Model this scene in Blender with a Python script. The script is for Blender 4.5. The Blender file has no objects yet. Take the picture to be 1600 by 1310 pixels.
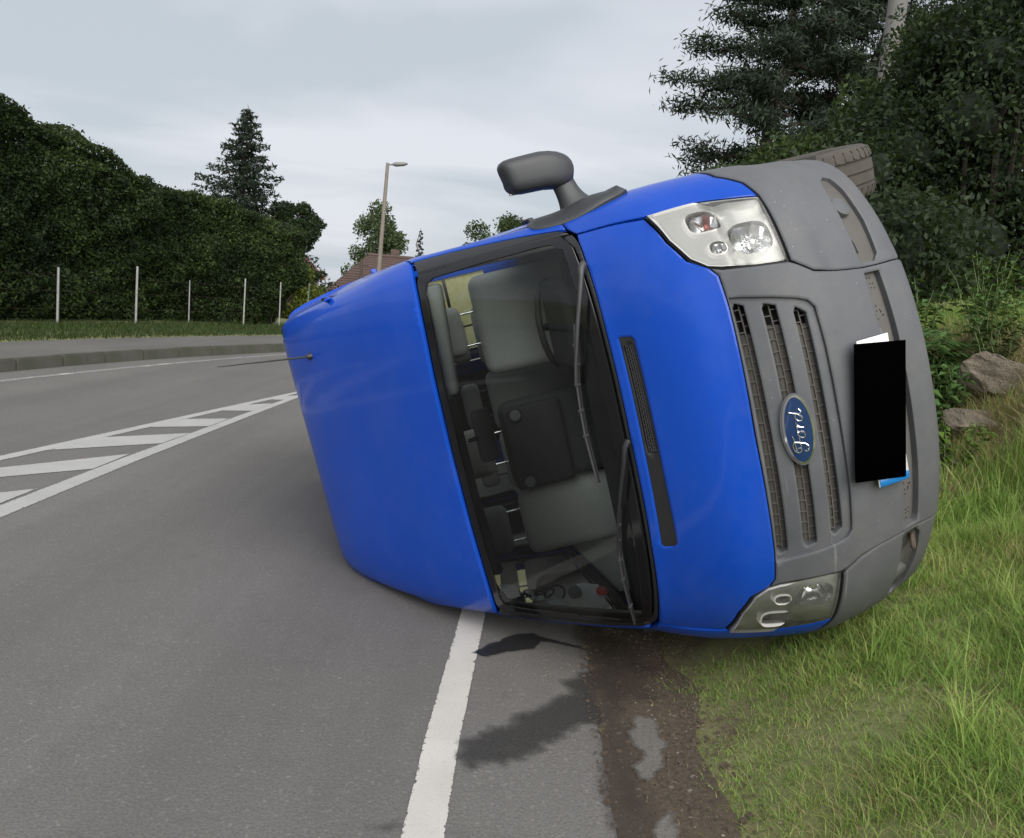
import bpy, bmesh, math, random
import numpy as np
from mathutils import Matrix, Vector, Euler
from mathutils.geometry import delaunay_2d_cdt

R = math.radians
rng = np.random.default_rng(7)
random.seed(7)
scene = bpy.context.scene
col = scene.collection

# ------------------------------------------------------------------ camera
CAM_H = 1.66
cd = bpy.data.cameras.new('camera')
cam = bpy.data.objects.new('camera', cd)
col.objects.link(cam)
cd.sensor_fit = 'HORIZONTAL'
cd.sensor_width = 36.0
cd.lens = 36.0 * 1416.7 / 1600.0
cd.clip_start = 0.05
cd.clip_end = 3000
# rows of the camera axes in the world: right, up, backward
cam_rt = Vector((0.9965, 0.0113, 0.0829))
cam_dn = Vector((0.0837, -0.1344, -0.9874))
cam_fw = Vector((0.0, 0.9909, -0.1348))
cam.matrix_world = Matrix((
    (cam_rt.x, -cam_dn.x, -cam_fw.x, 0.0),
    (cam_rt.y, -cam_dn.y, -cam_fw.y, 0.0),
    (cam_rt.z, -cam_dn.z, -cam_fw.z, CAM_H),
    (0, 0, 0, 1)))
scene.camera = cam

# ------------------------------------------------------------------ light
SUN_EL, SUN_AZ = R(34), R(166)      # azimuth clockwise from +Y: behind the camera, a little left
world = bpy.data.worlds.new('World')
scene.world = world
world.use_nodes = True
wt = world.node_tree
wt.nodes.clear()
def wn(t, **k):
    n = wt.nodes.new(t)
    for a, b in k.items():
        setattr(n, a, b)
    return n
wl = wt.links.new
wout = wn('ShaderNodeOutputWorld')
sky = wn('ShaderNodeTexSky', sky_type='NISHITA', sun_disc=False)
sky.sun_elevation = SUN_EL
sky.sun_rotation = SUN_AZ
sky.air_density = 1.0
sky.dust_density = 2.0
bg_sky = wn('ShaderNodeBackground')
bg_sky.inputs[1].default_value = 0.05
wl(sky.outputs[0], bg_sky.inputs[0])
tc = wn('ShaderNodeTexCoord')
sep = wn('ShaderNodeSeparateXYZ')
wl(tc.outputs['Generated'], sep.inputs[0])
zc = wn('ShaderNodeMath', operation='MAXIMUM'); wl(sep.outputs[2], zc.inputs[0]); zc.inputs[1].default_value = 0.0
za = wn('ShaderNodeMath', operation='ADD'); wl(zc.outputs[0], za.inputs[0]); za.inputs[1].default_value = 0.16
dx = wn('ShaderNodeMath', operation='DIVIDE'); wl(sep.outputs[0], dx.inputs[0]); wl(za.outputs[0], dx.inputs[1])
dy = wn('ShaderNodeMath', operation='DIVIDE'); wl(sep.outputs[1], dy.inputs[0]); wl(za.outputs[0], dy.inputs[1])
cmb = wn('ShaderNodeCombineXYZ'); wl(dx.outputs[0], cmb.inputs[0]); wl(dy.outputs[0], cmb.inputs[1])
mapn = wn('ShaderNodeMapping'); wl(cmb.outputs[0], mapn.inputs[0])
mapn.inputs['Scale'].default_value = (0.42, 0.62, 1.0)
mapn.inputs['Rotation'].default_value = (0, 0, R(-24))
mapn.inputs['Location'].default_value = (3.1, 0.35, 0.0)
nz = wn('ShaderNodeTexNoise'); wl(mapn.outputs[0], nz.inputs[0])
nz.inputs['Scale'].default_value = 1.25; nz.inputs['Detail'].default_value = 5.0
nz.inputs['Roughness'].default_value = 0.5; nz.inputs['Distortion'].default_value = 0.35
cr = wn('ShaderNodeValToRGB'); wl(nz.outputs[0], cr.inputs[0])
cr.color_ramp.elements[0].position = 0.40; cr.color_ramp.elements[0].color = (0.200, 0.220, 0.240, 1)
cr.color_ramp.elements[1].position = 0.585; cr.color_ramp.elements[1].color = (0.272, 0.279, 0.300, 1)
bg_cl = wn('ShaderNodeBackground'); wl(cr.outputs[0], bg_cl.inputs[0]); bg_cl.inputs[1].default_value = 1.0
mx = wn('ShaderNodeMixShader'); mx.inputs[0].default_value = 0.95
wl(bg_sky.outputs[0], mx.inputs[1]); wl(bg_cl.outputs[0], mx.inputs[2])
wl(mx.outputs[0], wout.inputs[0])

sl = bpy.data.lights.new('sun', 'SUN')
sl.energy = 1.5
sl.angle = R(60)
sl.color = (1.0, 0.96, 0.90)
sun = bpy.data.objects.new('sun', sl)
col.objects.link(sun)
sd = Vector((math.sin(SUN_AZ) * math.cos(SUN_EL), math.cos(SUN_AZ) * math.cos(SUN_EL), math.sin(SUN_EL)))
sun.rotation_euler = (-sd).to_track_quat('-Z', 'Y').to_euler()

scene.view_settings.view_transform = 'Standard'
scene.view_settings.look = 'None'
scene.view_settings.gamma = 1.0
scene.view_settings.use_curve_mapping = False
scene.view_settings.exposure = 1.5
scene.cycles.max_bounces = 8
scene.cycles.transparent_max_bounces = 16
scene.cycles.caustics_reflective = False
scene.cycles.caustics_refractive = False

# ------------------------------------------------------------------ materials
class NT:
    def __init__(s, name):
        s.m = bpy.data.materials.new(name)
        s.m.use_nodes = True
        s.t = s.m.node_tree
        s.p = s.t.nodes['Principled BSDF']
        s.out = s.t.nodes['Material Output']
    def n(s, t, **k):
        n = s.t.nodes.new(t)
        for a, b in k.items():
            setattr(n, a, b)
        return n
    def l(s, a, b):
        s.t.links.new(a, b)
    def noise(s, scale, detail=3, rough=0.55, vec=None, dist=0.0):
        n = s.n('ShaderNodeTexNoise')
        n.inputs['Scale'].default_value = scale
        n.inputs['Detail'].default_value = detail
        n.inputs['Roughness'].default_value = rough
        n.inputs['Distortion'].default_value = dist
        if vec is None:
            if not hasattr(s, 'tc'):
                s.tc = s.n('ShaderNodeTexCoord')
            vec = s.tc.outputs['Object']
        s.l(vec, n.inputs['Vector'])
        return n.outputs['Fac']
    def ramp(s, fac, stops):
        r = s.n('ShaderNodeValToRGB')
        e = r.color_ramp.elements
        while len(e) < len(stops):
            e.new(0.5)
        for el, (p, c) in zip(e, stops):
            el.position = p
            el.color = (c, c, c, 1) if isinstance(c, (int, float)) else (*c, 1)
        s.l(fac, r.inputs[0])
        return r.outputs[0]
    def mix(s, fac, a, b, mode='MIX'):
        n = s.n('ShaderNodeMix', data_type='RGBA', blend_type=mode)
        for sock, v in ((n.inputs[0], fac), (n.inputs[6], a), (n.inputs[7], b)):
            if isinstance(v, (int, float)):
                sock.default_value = v
            elif isinstance(v, tuple):
                sock.default_value = (*v, 1)
            else:
                s.l(v, sock)
        return n.outputs[2]
    def math(s, op, a, b=0.0):
        n = s.n('ShaderNodeMath', operation=op)
        for sock, v in ((n.inputs[0], a), (n.inputs[1], b)):
            if isinstance(v, (int, float)):
                sock.default_value = v
            else:
                s.l(v, sock)
        return n.outputs[0]
    def col(s, v):
        if isinstance(v, tuple):
            s.p.inputs['Base Color'].default_value = (*v, 1)
        else:
            s.l(v, s.p.inputs['Base Color'])
    def set(s, **k):
        names = dict(rough='Roughness', metal='Metallic', coat='Coat Weight', coatr='Coat Roughness',
                     spec='Specular IOR Level', trans='Transmission Weight', alpha='Alpha', ior='IOR', sheen='Sheen Weight')
        for a, v in k.items():
            i = s.p.inputs[names[a]]
            if isinstance(v, (int, float)):
                i.default_value = v
            else:
                s.l(v, i)
        return s
    def bump(s, h, strength=0.3, dist=0.01):
        b = s.n('ShaderNodeBump')
        b.inputs['Strength'].default_value = strength
        b.inputs['Distance'].default_value = dist
        s.l(h, b.inputs['Height'])
        s.l(b.outputs[0], s.p.inputs['Normal'])
    def island(s):
        g = s.n('ShaderNodeNewGeometry')
        return g.outputs['Random Per Island']

M = {}
def simple(name, c, rough=0.5, metal=0.0, var=0.0, vscale=8.0, bump=0.0, bscale=200.0, **k):
    t = NT(name)
    if var:
        f = t.noise(vscale, 4, 0.6)
        t.col(t.mix(f, tuple(x * (1 - var) for x in c), tuple(min(1, x * (1 + var)) for x in c)))
    else:
        t.col(c)
    t.set(rough=rough, metal=metal, **k)
    if bump:
        t.bump(t.noise(bscale, 2), bump, 0.004)
    M[name] = t.m
    return t

# blue paint, a bit dusty, faint scratches
t = NT('blue_paint')
f = t.noise(2.2, 5, 0.6)
fine = t.noise(55.0, 3, 0.6)
base = t.mix(t.ramp(f, [(0.35, 0.0), (0.75, 1.0)]), (0.004, 0.060, 0.42), (0.006, 0.066, 0.45))
vo = t.n('ShaderNodeTexVoronoi', feature='F1')
t.l(t.tc.outputs['Object'], vo.inputs['Vector'])
vo.inputs['Scale'].default_value = 9.0
vo.inputs['Randomness'].default_value = 1.0
chip = t.ramp(vo.outputs['Distance'], [(0.0, 1.0), (0.030, 1.0), (0.045, 0.0)])
chip = t.math('MULTIPLY', chip, t.ramp(t.noise(3.1, 2), [(0.50, 0.0), (0.56, 1.0)]))
base = t.mix(t.math('MULTIPLY', chip, 0.55), base, (0.35, 0.42, 0.6))
dust = t.math('MULTIPLY', t.ramp(t.noise(4.0, 6, 0.7), [(0.45, 0.0), (0.8, 1.0)]), 0.05)
base = t.mix(dust, base, (0.30, 0.30, 0.29))
t.col(base)
t.set(rough=0.45, coat=0.5, coatr=t.ramp(fine, [(0.3, 0.07), (0.7, 0.15)]), spec=0.12)
t.bump(t.noise(0.9, 2), 0.04, 0.02)
M['blue'] = t.m

# grey unpainted plastic, dirty
t = NT('grey_plastic')
f = t.noise(3.0, 5, 0.6)
sp = t.noise(260.0, 2, 0.5)
base = t.mix(t.ramp(f, [(0.3, 0.0), (0.7, 1.0)]), (0.088, 0.093, 0.104), (0.122, 0.128, 0.140))
dirt = t.ramp(t.noise(7.0, 6, 0.7), [(0.5, 0.0), (0.78, 1.0)])
base = t.mix(t.math('MULTIPLY', dirt, 0.28), base, (0.21, 0.19, 0.16))
vo = t.n('ShaderNodeTexVoronoi'); t.l(t.tc.outputs['Object'], vo.inputs['Vector']); vo.inputs['Scale'].default_value = 26.0
chip = t.math('MULTIPLY', t.ramp(vo.outputs['Distance'], [(0.0, 1.0), (0.05, 1.0), (0.09, 0.0)]), t.ramp(t.noise(4.0, 3), [(0.48, 0.0), (0.58, 0.5)]))
base = t.mix(chip, base, (0.30, 0.30, 0.29))
mp = t.n('ShaderNodeMapping'); t.l(t.tc.outputs['Object'], mp.inputs['Vector']); mp.inputs['Scale'].default_value = (3.0, 2.0, 60.0); mp.inputs['Rotation'].default_value = (0.35, 0.1, 0.0)
scr = t.math('MULTIPLY', t.ramp(t.noise(1.0, 2, 0.5, mp.outputs[0]), [(0.66, 0.0), (0.70, 1.0)]), t.ramp(t.noise(2.2, 3), [(0.54, 0.0), (0.64, 0.45)]))
base = t.mix(scr, base, (0.27, 0.27, 0.265))
grime = t.math('MULTIPLY', t.ramp(t.noise(1.6, 6, 0.65), [(0.42, 0.0), (0.66, 1.0)]), 0.35)
base = t.mix(grime, base, (0.095, 0.088, 0.078))
t.col(base)
t.set(rough=t.ramp(f, [(0.3, 0.48), (0.7, 0.66)]), spec=0.35)
t.bump(sp, 0.22, 0.002)
M['grey'] = t.m

t = NT('dirty_plastic')
f = t.noise(12.0, 5, 0.65)
t.col(t.mix(f, (0.075, 0.073, 0.070), (0.135, 0.128, 0.117)))
t.set(rough=0.8)
M['dirty'] = t.m

simple('black_plastic', (0.018, 0.019, 0.021), 0.45, var=0.25, vscale=20, bump=0.1)
simple('wiper_grey', (0.045, 0.045, 0.048), 0.45, var=0.3, vscale=20)
simple('soft_black', (0.012, 0.012, 0.013), 0.7)
simple('mirror_plastic', (0.040, 0.043, 0.047), 0.5, var=0.2, vscale=10, bump=0.15, bscale=400)
simple('frit_black', (0.006, 0.006, 0.007), 0.12)
simple('rubber', (0.068, 0.060, 0.050), 0.85, var=0.45, vscale=14, bump=0.3, bscale=60)
simple('steel', (0.35, 0.35, 0.36), 0.4, 1.0, var=0.3)
simple('rusty_steel', (0.09, 0.07, 0.055), 0.8, 0.2, var=0.5, vscale=12)
simple('chrome', (0.85, 0.86, 0.88), 0.08, 1.0)
simple('post_chrome', (0.8, 0.8, 0.8), 0.2, 1.0)
simple('reflector', (0.88, 0.89, 0.90), 0.20, 1.0)
simple('lamp_bezel', (0.62, 0.62, 0.60), 0.34, 0.15, var=0.12)
simple('seat_fabric', (0.36, 0.365, 0.36), 0.95, var=0.35, vscale=160, sheen=0.3)
simple('seat_dark', (0.04, 0.042, 0.046), 0.9, var=0.3, vscale=60)
simple('dash_plastic', (0.016, 0.017, 0.018), 0.75, bump=0.2, bscale=300)
simple('headliner', (0.42, 0.43, 0.42), 0.95, var=0.08)
simple('lining', (0.42, 0.43, 0.40), 0.9, var=0.2)
simple('cup_grey', (0.12, 0.125, 0.13), 0.7)
simple('paper', (0.88, 0.89, 0.88), 0.8, var=0.06, vscale=30)
simple('red_plastic', (0.55, 0.02, 0.02), 0.3)
simple('cable', (0.02, 0.025, 0.05), 0.4)
simple('emblem_blue', (0.006, 0.03, 0.10), 0.15, coat=1.0)
simple('plate_white', (0.75, 0.75, 0.74), 0.35, var=0.05)
simple('plate_blue', (0.01, 0.16, 0.45), 0.35)
simple('plate_cover', (0.0006, 0.0006, 0.0006), 1.0, spec=0.0)
simple('bulb_red', (0.5, 0.05, 0.03), 0.12, coat=1.0)
simple('bulb_glass', (0.8, 0.8, 0.82), 0.05, 0.6)
simple('underbody', (0.035, 0.033, 0.031), 0.9, var=0.5, vscale=9)
simple('foil', (0.62, 0.60, 0.42), 0.6, var=0.25, vscale=9)

def glass(name, tint, rough=0.0, ior=1.5, dirt=0.0):
    t = NT(name)
    t.t.nodes.remove(t.p)
    tr = t.n('ShaderNodeBsdfTransparent'); tr.inputs[0].default_value = (*tint, 1)
    gl = t.n('ShaderNodeBsdfGlossy'); gl.inputs['Roughness'].default_value = rough
    fr = t.n('ShaderNodeFresnel'); fr.inputs[0].default_value = ior
    m = t.n('ShaderNodeMixShader')
    t.l(fr.outputs[0], m.inputs[0]); t.l(tr.outputs[0], m.inputs[1]); t.l(gl.outputs[0], m.inputs[2])
    last = m.outputs[0]
    if dirt:
        df = t.n('ShaderNodeBsdfDiffuse'); df.inputs[0].default_value = (0.5, 0.5, 0.48, 1)
        m2 = t.n('ShaderNodeMixShader')
        fac = t.math('MULTIPLY', t.ramp(t.noise(9.0, 5, 0.65), [(0.35, 0.3), (0.8, 1.0)]), dirt)
        t.l(fac, m2.inputs[0]); t.l(last, m2.inputs[1]); t.l(df.outputs[0], m2.inputs[2])
        last = m2.outputs[0]
    t.l(last, t.out.inputs[0])
    M[name] = t.m
glass('windscreen_glass', (0.90, 0.95, 0.92), 0.0, 1.42, 0.010)
glass('window_glass', (0.90, 0.94, 0.92), 0.0, 1.42, 0.02)
glass('lens_glass', (0.96, 0.97, 0.96), 0.03, 1.45, 0.24)
glass('house_glass', (0.10, 0.11, 0.12), 0.0, 1.6)

# translucent foil over the back window
t = NT('foil_translucent')
t.t.nodes.remove(t.p)
a = t.n('ShaderNodeBsdfDiffuse'); b = t.n('ShaderNodeBsdfTranslucent'); m = t.n('ShaderNodeMixShader')
c = t.ramp(t.noise(7.0, 5, 0.7), [(0.3, (0.80, 0.77, 0.46)), (0.7, (0.98, 0.96, 0.78))])
t.l(c, a.inputs[0]); t.l(c, b.inputs[0]); m.inputs[0].default_value = 0.85
t.l(a.outputs[0], m.inputs[1]); t.l(b.outputs[0], m.inputs[2]); t.l(m.outputs[0], t.out.inputs[0])
M['foil_translucent'] = t.m

# asphalt
def asphalt(name, dark, light, patchy=0.14):
    t = NT(name)
    grain = t.noise(95.0, 5, 0.85)
    stones = t.n('ShaderNodeTexVoronoi'); t.l(t.tc.outputs['Object'], stones.inputs['Vector'])
    stones.inputs['Scale'].default_value = 85.0
    big = t.noise(0.55, 5, 0.6)
    mid = t.noise(6.0, 5, 0.65)
    c = t.mix(t.ramp(grain, [(0.3, 0.0), (0.72, 1.0)]), dark, light)
    c = t.mix(t.math('MULTIPLY', t.ramp(stones.outputs['Color'], [(0.78, 0.0), (0.96, 1.0)]), 0.30), c, tuple(x * 1.6 for x in light))
    c = t.mix(t.math('MULTIPLY', t.ramp(big, [(0.35, 1.0), (0.65, 0.0)]), patchy), c, tuple(x * 0.5 for x in dark))
    c = t.mix(t.math('MULTIPLY', t.ramp(mid, [(0.55, 0.0), (0.8, 1.0)]), 0.25), c, tuple(x * 0.6 for x in dark))
    mp = t.n('ShaderNodeMapping'); t.l(t.tc.outputs['Object'], mp.inputs['Vector']); mp.inputs['Scale'].default_value = (1.1, 0.05, 1.0)
    trk = t.noise(1.0, 4, 0.6, mp.outputs[0])
    c = t.mix(t.math('MULTIPLY', t.ramp(trk, [(0.40, 0.0), (0.65, 1.0)]), 0.30), c, tuple(x * 0.75 for x in dark))
    t.col(c)
    t.set(rough=0.88, spec=0.25)
    t.bump(stones.outputs['Distance'], 0.35, 0.004)
    M[name] = t.m
asphalt('asphalt', (0.094, 0.090, 0.085), (0.222, 0.212, 0.200))
asphalt('pavement_asphalt', (0.11, 0.107, 0.10), (0.19, 0.185, 0.175), 0.3)
asphalt('worn_asphalt', (0.16, 0.15, 0.135), (0.30, 0.285, 0.26), 0.2)

# road paint with wear
def wear(name, c, lo=0.30, hi=0.42, soft=True):
    t = NT(name)
    n1 = t.noise(45.0, 4, 0.7)
    n2 = t.noise(3.0, 4, 0.6)
    at = t.n('ShaderNodeAttribute', attribute_name='edge')
    dirty = t.mix(t.ramp(n2, [(0.3, 0.35), (0.7, 0.0)]), c, tuple(x * 0.6 for x in c))
    speck = t.ramp(t.noise(160.0, 2, 0.6), [(0.25, 0.0), (0.4, 1.0)])
    dirty = t.mix(speck, tuple(x * 0.55 for x in c), dirty)
    t.col(dirty)
    t.set(rough=0.75)
    v = t.math('ADD', t.math('MULTIPLY', at.outputs['Fac'], 0.55), n1)
    t.set(alpha=t.ramp(v, [(0.44, 0.0), (0.53, 1.0)]))
    M[name] = t.m
wear('white_paint', (0.58, 0.56, 0.52))
wear('far_paint', (0.40, 0.395, 0.385))

# wet stain: a dark film with ragged edges
def stain(name, dark, rough, amount):
    t = NT(name)
    n1 = t.noise(22.0, 8, 0.85)
    at = t.n('ShaderNodeAttribute', attribute_name='edge')
    g = t.noise(95.0, 5, 0.85)
    t.col(t.mix(t.ramp(g, [(0.35, 0.0), (0.75, 1.0)]), dark, tuple(x * 3.0 for x in dark)))
    t.set(rough=rough)
    v = t.math('ADD', t.math('MULTIPLY', at.outputs['Fac'], 0.9), t.math('MULTIPLY', n1, 0.9))
    t.set(alpha=t.math('MULTIPLY', t.ramp(v, [(0.45, 0.0), (0.85, 1.0)]), amount))
    M[name] = t.m
stain('wet_film', (0.014, 0.014, 0.015), 0.30, 0.96)
stain('damp_film', (0.030, 0.029, 0.027), 0.55, 0.76)
stain('soil_damp', (0.026, 0.021, 0.017), 0.7, 0.42)
stain('patch_film', (0.085, 0.080, 0.072), 0.9, 0.9)
stain('soil_film', (0.040, 0.032, 0.025), 0.9, 0.5)

# soil and turf sheet
t = NT('ground_soil')
f = t.noise(1.8, 6, 0.65)
g = t.noise(40.0, 5, 0.75)
c1 = t.mix(g, (0.050, 0.038, 0.026), (0.19, 0.145, 0.098))
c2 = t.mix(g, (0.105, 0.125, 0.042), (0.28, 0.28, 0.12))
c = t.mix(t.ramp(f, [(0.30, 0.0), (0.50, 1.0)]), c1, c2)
t.col(c); t.set(rough=0.95)
t.bump(g, 0.7, 0.02)
M['soil'] = t.m
t = NT('verge_soil')
g = t.noise(60.0, 6, 0.8)
f = t.noise(5.0, 4, 0.65)
peb = t.n('ShaderNodeTexVoronoi'); t.l(t.tc.outputs['Object'], peb.inputs['Vector']); peb.inputs['Scale'].default_value = 70.0
c = t.mix(t.ramp(g, [(0.3, 0.0), (0.7, 1.0)]), (0.024, 0.018, 0.013), (0.165, 0.125, 0.088))
c = t.mix(t.ramp(f, [(0.4, 0.0), (0.7, 0.7)]), c, (0.10, 0.075, 0.05))
c = t.mix(t.ramp(peb.outputs['Color'], [(0.90, 0.0), (0.95, 0.7)]), c, (0.33, 0.31, 0.27))
t.col(c); t.set(rough=0.95)
t.bump(g, 0.8, 0.015)
M['verge'] = t.m

def foliage(name, stops, trans=0.25, rough=0.6, vs=1.5, nf=0.4):
    t = NT(name)
    r = t.island()
    f = t.noise(vs, 3, 0.6)
    f = t.ramp(f, [(0.28, 0.0), (0.72, 1.0)])
    v = t.math('ADD', t.math('MULTIPLY', r, 1 - nf), t.math('MULTIPLY', f, nf))
    c = t.ramp(v, stops)
    t.col(c)
    t.set(rough=rough, spec=0.25)
    tl = t.n('ShaderNodeBsdfTranslucent')
    t.l(t.mix(0.5, c, (0.10, 0.14, 0.02)), tl.inputs[0])
    m = t.n('ShaderNodeMixShader'); m.inputs[0].default_value = trans
    t.l(t.p.outputs[0], m.inputs[1]); t.l(tl.outputs[0], m.inputs[2]); t.l(m.outputs[0], t.out.inputs[0])
    M[name] = t.m
foliage('hedge_leaf', [(0.15, (0.011, 0.020, 0.008)), (0.5, (0.022, 0.039, 0.013)), (0.85, (0.072, 0.112, 0.030))], 0.35, 0.6, 0.9, 0.5)
foliage('dark_leaf', [(0.15, (0.012, 0.021, 0.010)), (0.5, (0.021, 0.035, 0.015)), (0.85, (0.036, 0.056, 0.023))])
foliage('spruce_needle', [(0.15, (0.010, 0.018, 0.012)), (0.5, (0.017, 0.028, 0.018)), (0.85, (0.028, 0.041, 0.026))], 0.1)
foliage('pine_needle', [(0.15, (0.018, 0.028, 0.019)), (0.5, (0.030, 0.045, 0.029)), (0.85, (0.050, 0.066, 0.042))], 0.15)
foliage('birch_leaf', [(0.15, (0.045, 0.065, 0.032)), (0.5, (0.070, 0.10, 0.045)), (0.85, (0.11, 0.145, 0.065))], 0.3)
foliage('mid_leaf', [(0.15, (0.024, 0.042, 0.014)), (0.5, (0.042, 0.070, 0.021)), (0.85, (0.072, 0.108, 0.032))])
foliage('yellow_leaf', [(0.15, (0.060, 0.085, 0.014)), (0.5, (0.105, 0.130, 0.020)), (0.85, (0.16, 0.18, 0.03))])
foliage('weed_leaf', [(0.15, (0.040, 0.085, 0.026)), (0.5, (0.072, 0.145, 0.042)), (0.85, (0.12, 0.215, 0.058))], 0.3)
foliage('lime_leaf', [(0.15, (0.075, 0.13, 0.020)), (0.5, (0.12, 0.20, 0.032)), (0.85, (0.17, 0.26, 0.05))], 0.3)
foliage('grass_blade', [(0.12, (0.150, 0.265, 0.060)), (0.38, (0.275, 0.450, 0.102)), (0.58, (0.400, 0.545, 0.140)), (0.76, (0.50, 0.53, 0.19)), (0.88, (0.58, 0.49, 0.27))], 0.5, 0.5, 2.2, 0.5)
foliage('dry_blade', [(0.15, (0.20, 0.15, 0.075)), (0.5, (0.33, 0.26, 0.13)), (0.85, (0.46, 0.38, 0.22))], 0.2)
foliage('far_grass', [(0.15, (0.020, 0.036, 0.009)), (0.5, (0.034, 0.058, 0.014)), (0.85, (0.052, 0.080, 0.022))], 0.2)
simple('blocker_dark', (0.010, 0.016, 0.008), 1.0, var=0.4, vscale=3)  # dark colour for the solid cores added inside foliage to block light
simple('bark', (0.075, 0.060, 0.048), 0.95, var=0.4, vscale=8, bump=0.6, bscale=20)
simple('dark_bark', (0.028, 0.023, 0.018), 0.95, var=0.4, vscale=8)
simple('pine_bark', (0.085, 0.066, 0.055), 0.95, var=0.4, vscale=6, bump=0.6, bscale=16)
simple('concrete', (0.165, 0.16, 0.152), 0.9, var=0.15, vscale=5, bump=0.2, bscale=60)
simple('post_paint', (0.27, 0.275, 0.275), 0.7, var=0.3, vscale=9)
simple('post_green', (0.16, 0.22, 0.17), 0.7, var=0.2, vscale=9)
simple('lamp_steel', (0.20, 0.175, 0.15), 0.7, var=0.2, vscale=3)
simple('lamp_head', (0.20, 0.205, 0.21), 0.5)
simple('roof_tile', (0.082, 0.053, 0.046), 0.85, var=0.35, vscale=2.5)
simple('roof_tile_red', (0.26, 0.095, 0.060), 0.85, var=0.3, vscale=2.5)
simple('render_wall', (0.50, 0.47, 0.42), 0.9, var=0.1)
simple('window_white', (0.6, 0.6, 0.58), 0.5)
t = NT('stone')
f = t.noise(5.0, 6, 0.7); g = t.noise(50.0, 4, 0.7)
c = t.mix(t.ramp(f, [(0.3, 0.0), (0.7, 1.0)]), (0.12, 0.095, 0.070), (0.37, 0.32, 0.255))
c = t.mix(t.math('MULTIPLY', t.ramp(g, [(0.5, 0.0), (0.8, 1.0)]), 0.5), c, (0.05, 0.058, 0.03))
t.col(c); t.set(rough=0.95); t.bump(g, 1.0, 0.03)
M['stone'] = t.m
t = NT('kerb_concrete')
f = t.noise(4.0, 6, 0.7); g = t.noise(40.0, 4, 0.7)
c = t.mix(f, (0.055, 0.055, 0.042), (0.135, 0.13, 0.115))
c = t.mix(t.math('MULTIPLY', t.ramp(t.noise(2.0, 4, 0.6), [(0.5, 0.0), (0.7, 1.0)]), 0.6), c, (0.045, 0.06, 0.025))
t.col(c); t.set(rough=0.95); t.bump(g, 0.4, 0.008)
M['kerb'] = t.m

# ------------------------------------------------------------------ object helpers
def tag(o, label=None, cat=None, group=None, kind=None):
    if label: o['label'] = label
    if cat: o['category'] = cat
    if group: o['group'] = group
    if kind: o['kind'] = kind
    return o

def link(name, me, mat=None, parent=None):
    o = bpy.data.objects.new(name, me)
    col.objects.link(o)
    if mat is not None:
        me.materials.append(M[mat] if isinstance(mat, str) else mat)
    if parent is not None:
        o.parent = parent
    return o

def mesh(name, verts, faces, mat=None, parent=None, smooth=False, sharp=None):
    me = bpy.data.meshes.new(name)
    verts = [tuple(float(c) for c in v) for v in verts]
    me.from_pydata(verts, [], [tuple(int(i) for i in f) for f in faces])
    me.validate(verbose=False)
    if smooth:
        me.polygons.foreach_set('use_smooth', [True] * len(me.polygons))
        if sharp:
            me.set_sharp_from_angle(angle=R(sharp))
    me.update()
    return link(name, me, mat, parent)

def quads(name, V, n, mat, parent=None, k=4):
    """V: (n*k,3) verts of n separate k-gons"""
    me = bpy.data.meshes.new(name)
    me.vertices.add(n * k)
    me.vertices.foreach_set('co', np.ascontiguousarray(V, dtype=np.float32).ravel())
    me.loops.add(n * k)
    me.loops.foreach_set('vertex_index', np.arange(n * k, dtype=np.int32))
    me.polygons.add(n)
    me.polygons.foreach_set('loop_start', np.arange(0, n * k, k, dtype=np.int32))
    me.polygons.foreach_set('loop_total', np.full(n, k, dtype=np.int32))
    me.update(calc_edges=True)
    return link(name, me, mat, parent)

def indexed(name, V, Fq, mat, parent=None, smooth=False):
    """V (n,3); Fq (m,4) quads"""
    me = bpy.data.meshes.new(name)
    m = len(Fq)
    me.vertices.add(len(V))
    me.vertices.foreach_set('co', np.ascontiguousarray(V, dtype=np.float32).ravel())
    me.loops.add(m * 4)
    me.loops.foreach_set('vertex_index', np.ascontiguousarray(Fq, dtype=np.int32).ravel())
    me.polygons.add(m)
    me.polygons.foreach_set('loop_start', np.arange(0, m * 4, 4, dtype=np.int32))
    me.polygons.foreach_set('loop_total', np.full(m, 4, dtype=np.int32))
    if smooth:
        me.polygons.foreach_set('use_smooth', np.ones(m, dtype=bool))
    me.update(calc_edges=True)
    return link(name, me, mat, parent)

def from_bm(name, bm, mat, parent=None, smooth=True, sharp=40):
    me = bpy.data.meshes.new(name)
    bm.to_mesh(me); bm.free()
    if smooth:
        me.polygons.foreach_set('use_smooth', [True] * len(me.polygons))
        if sharp:
            me.set_sharp_from_angle(angle=R(sharp))
    me.update()
    return link(name, me, mat, parent)

def empty(name, loc=(0, 0, 0)):
    o = bpy.data.objects.new(name, None)
    o.empty_display_size = 0.2
    o.location = loc
    col.objects.link(o)
    return o

def rbox(name, c, s, mat, parent=None, r=0.02, rot=(0, 0, 0), seg=3, taper=None):
    bm = bmesh.new()
    bmesh.ops.create_cube(bm, size=1.0)
    for v in bm.verts:
        v.co = Vector((v.co.x * s[0], v.co.y * s[1], v.co.z * s[2]))
        if taper and v.co.z > 0:
            v.co.x *= taper[0]; v.co.y *= taper[1]
    if r > 0:
        bmesh.ops.bevel(bm, geom=bm.edges[:], offset=min(r, min(s) * 0.49), segments=seg, affect='EDGES', profile=0.5)
    bm.transform(Matrix.Translation(c) @ Euler(rot).to_matrix().to_4x4())
    return from_bm(name, bm, mat, parent, True, 50)

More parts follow.
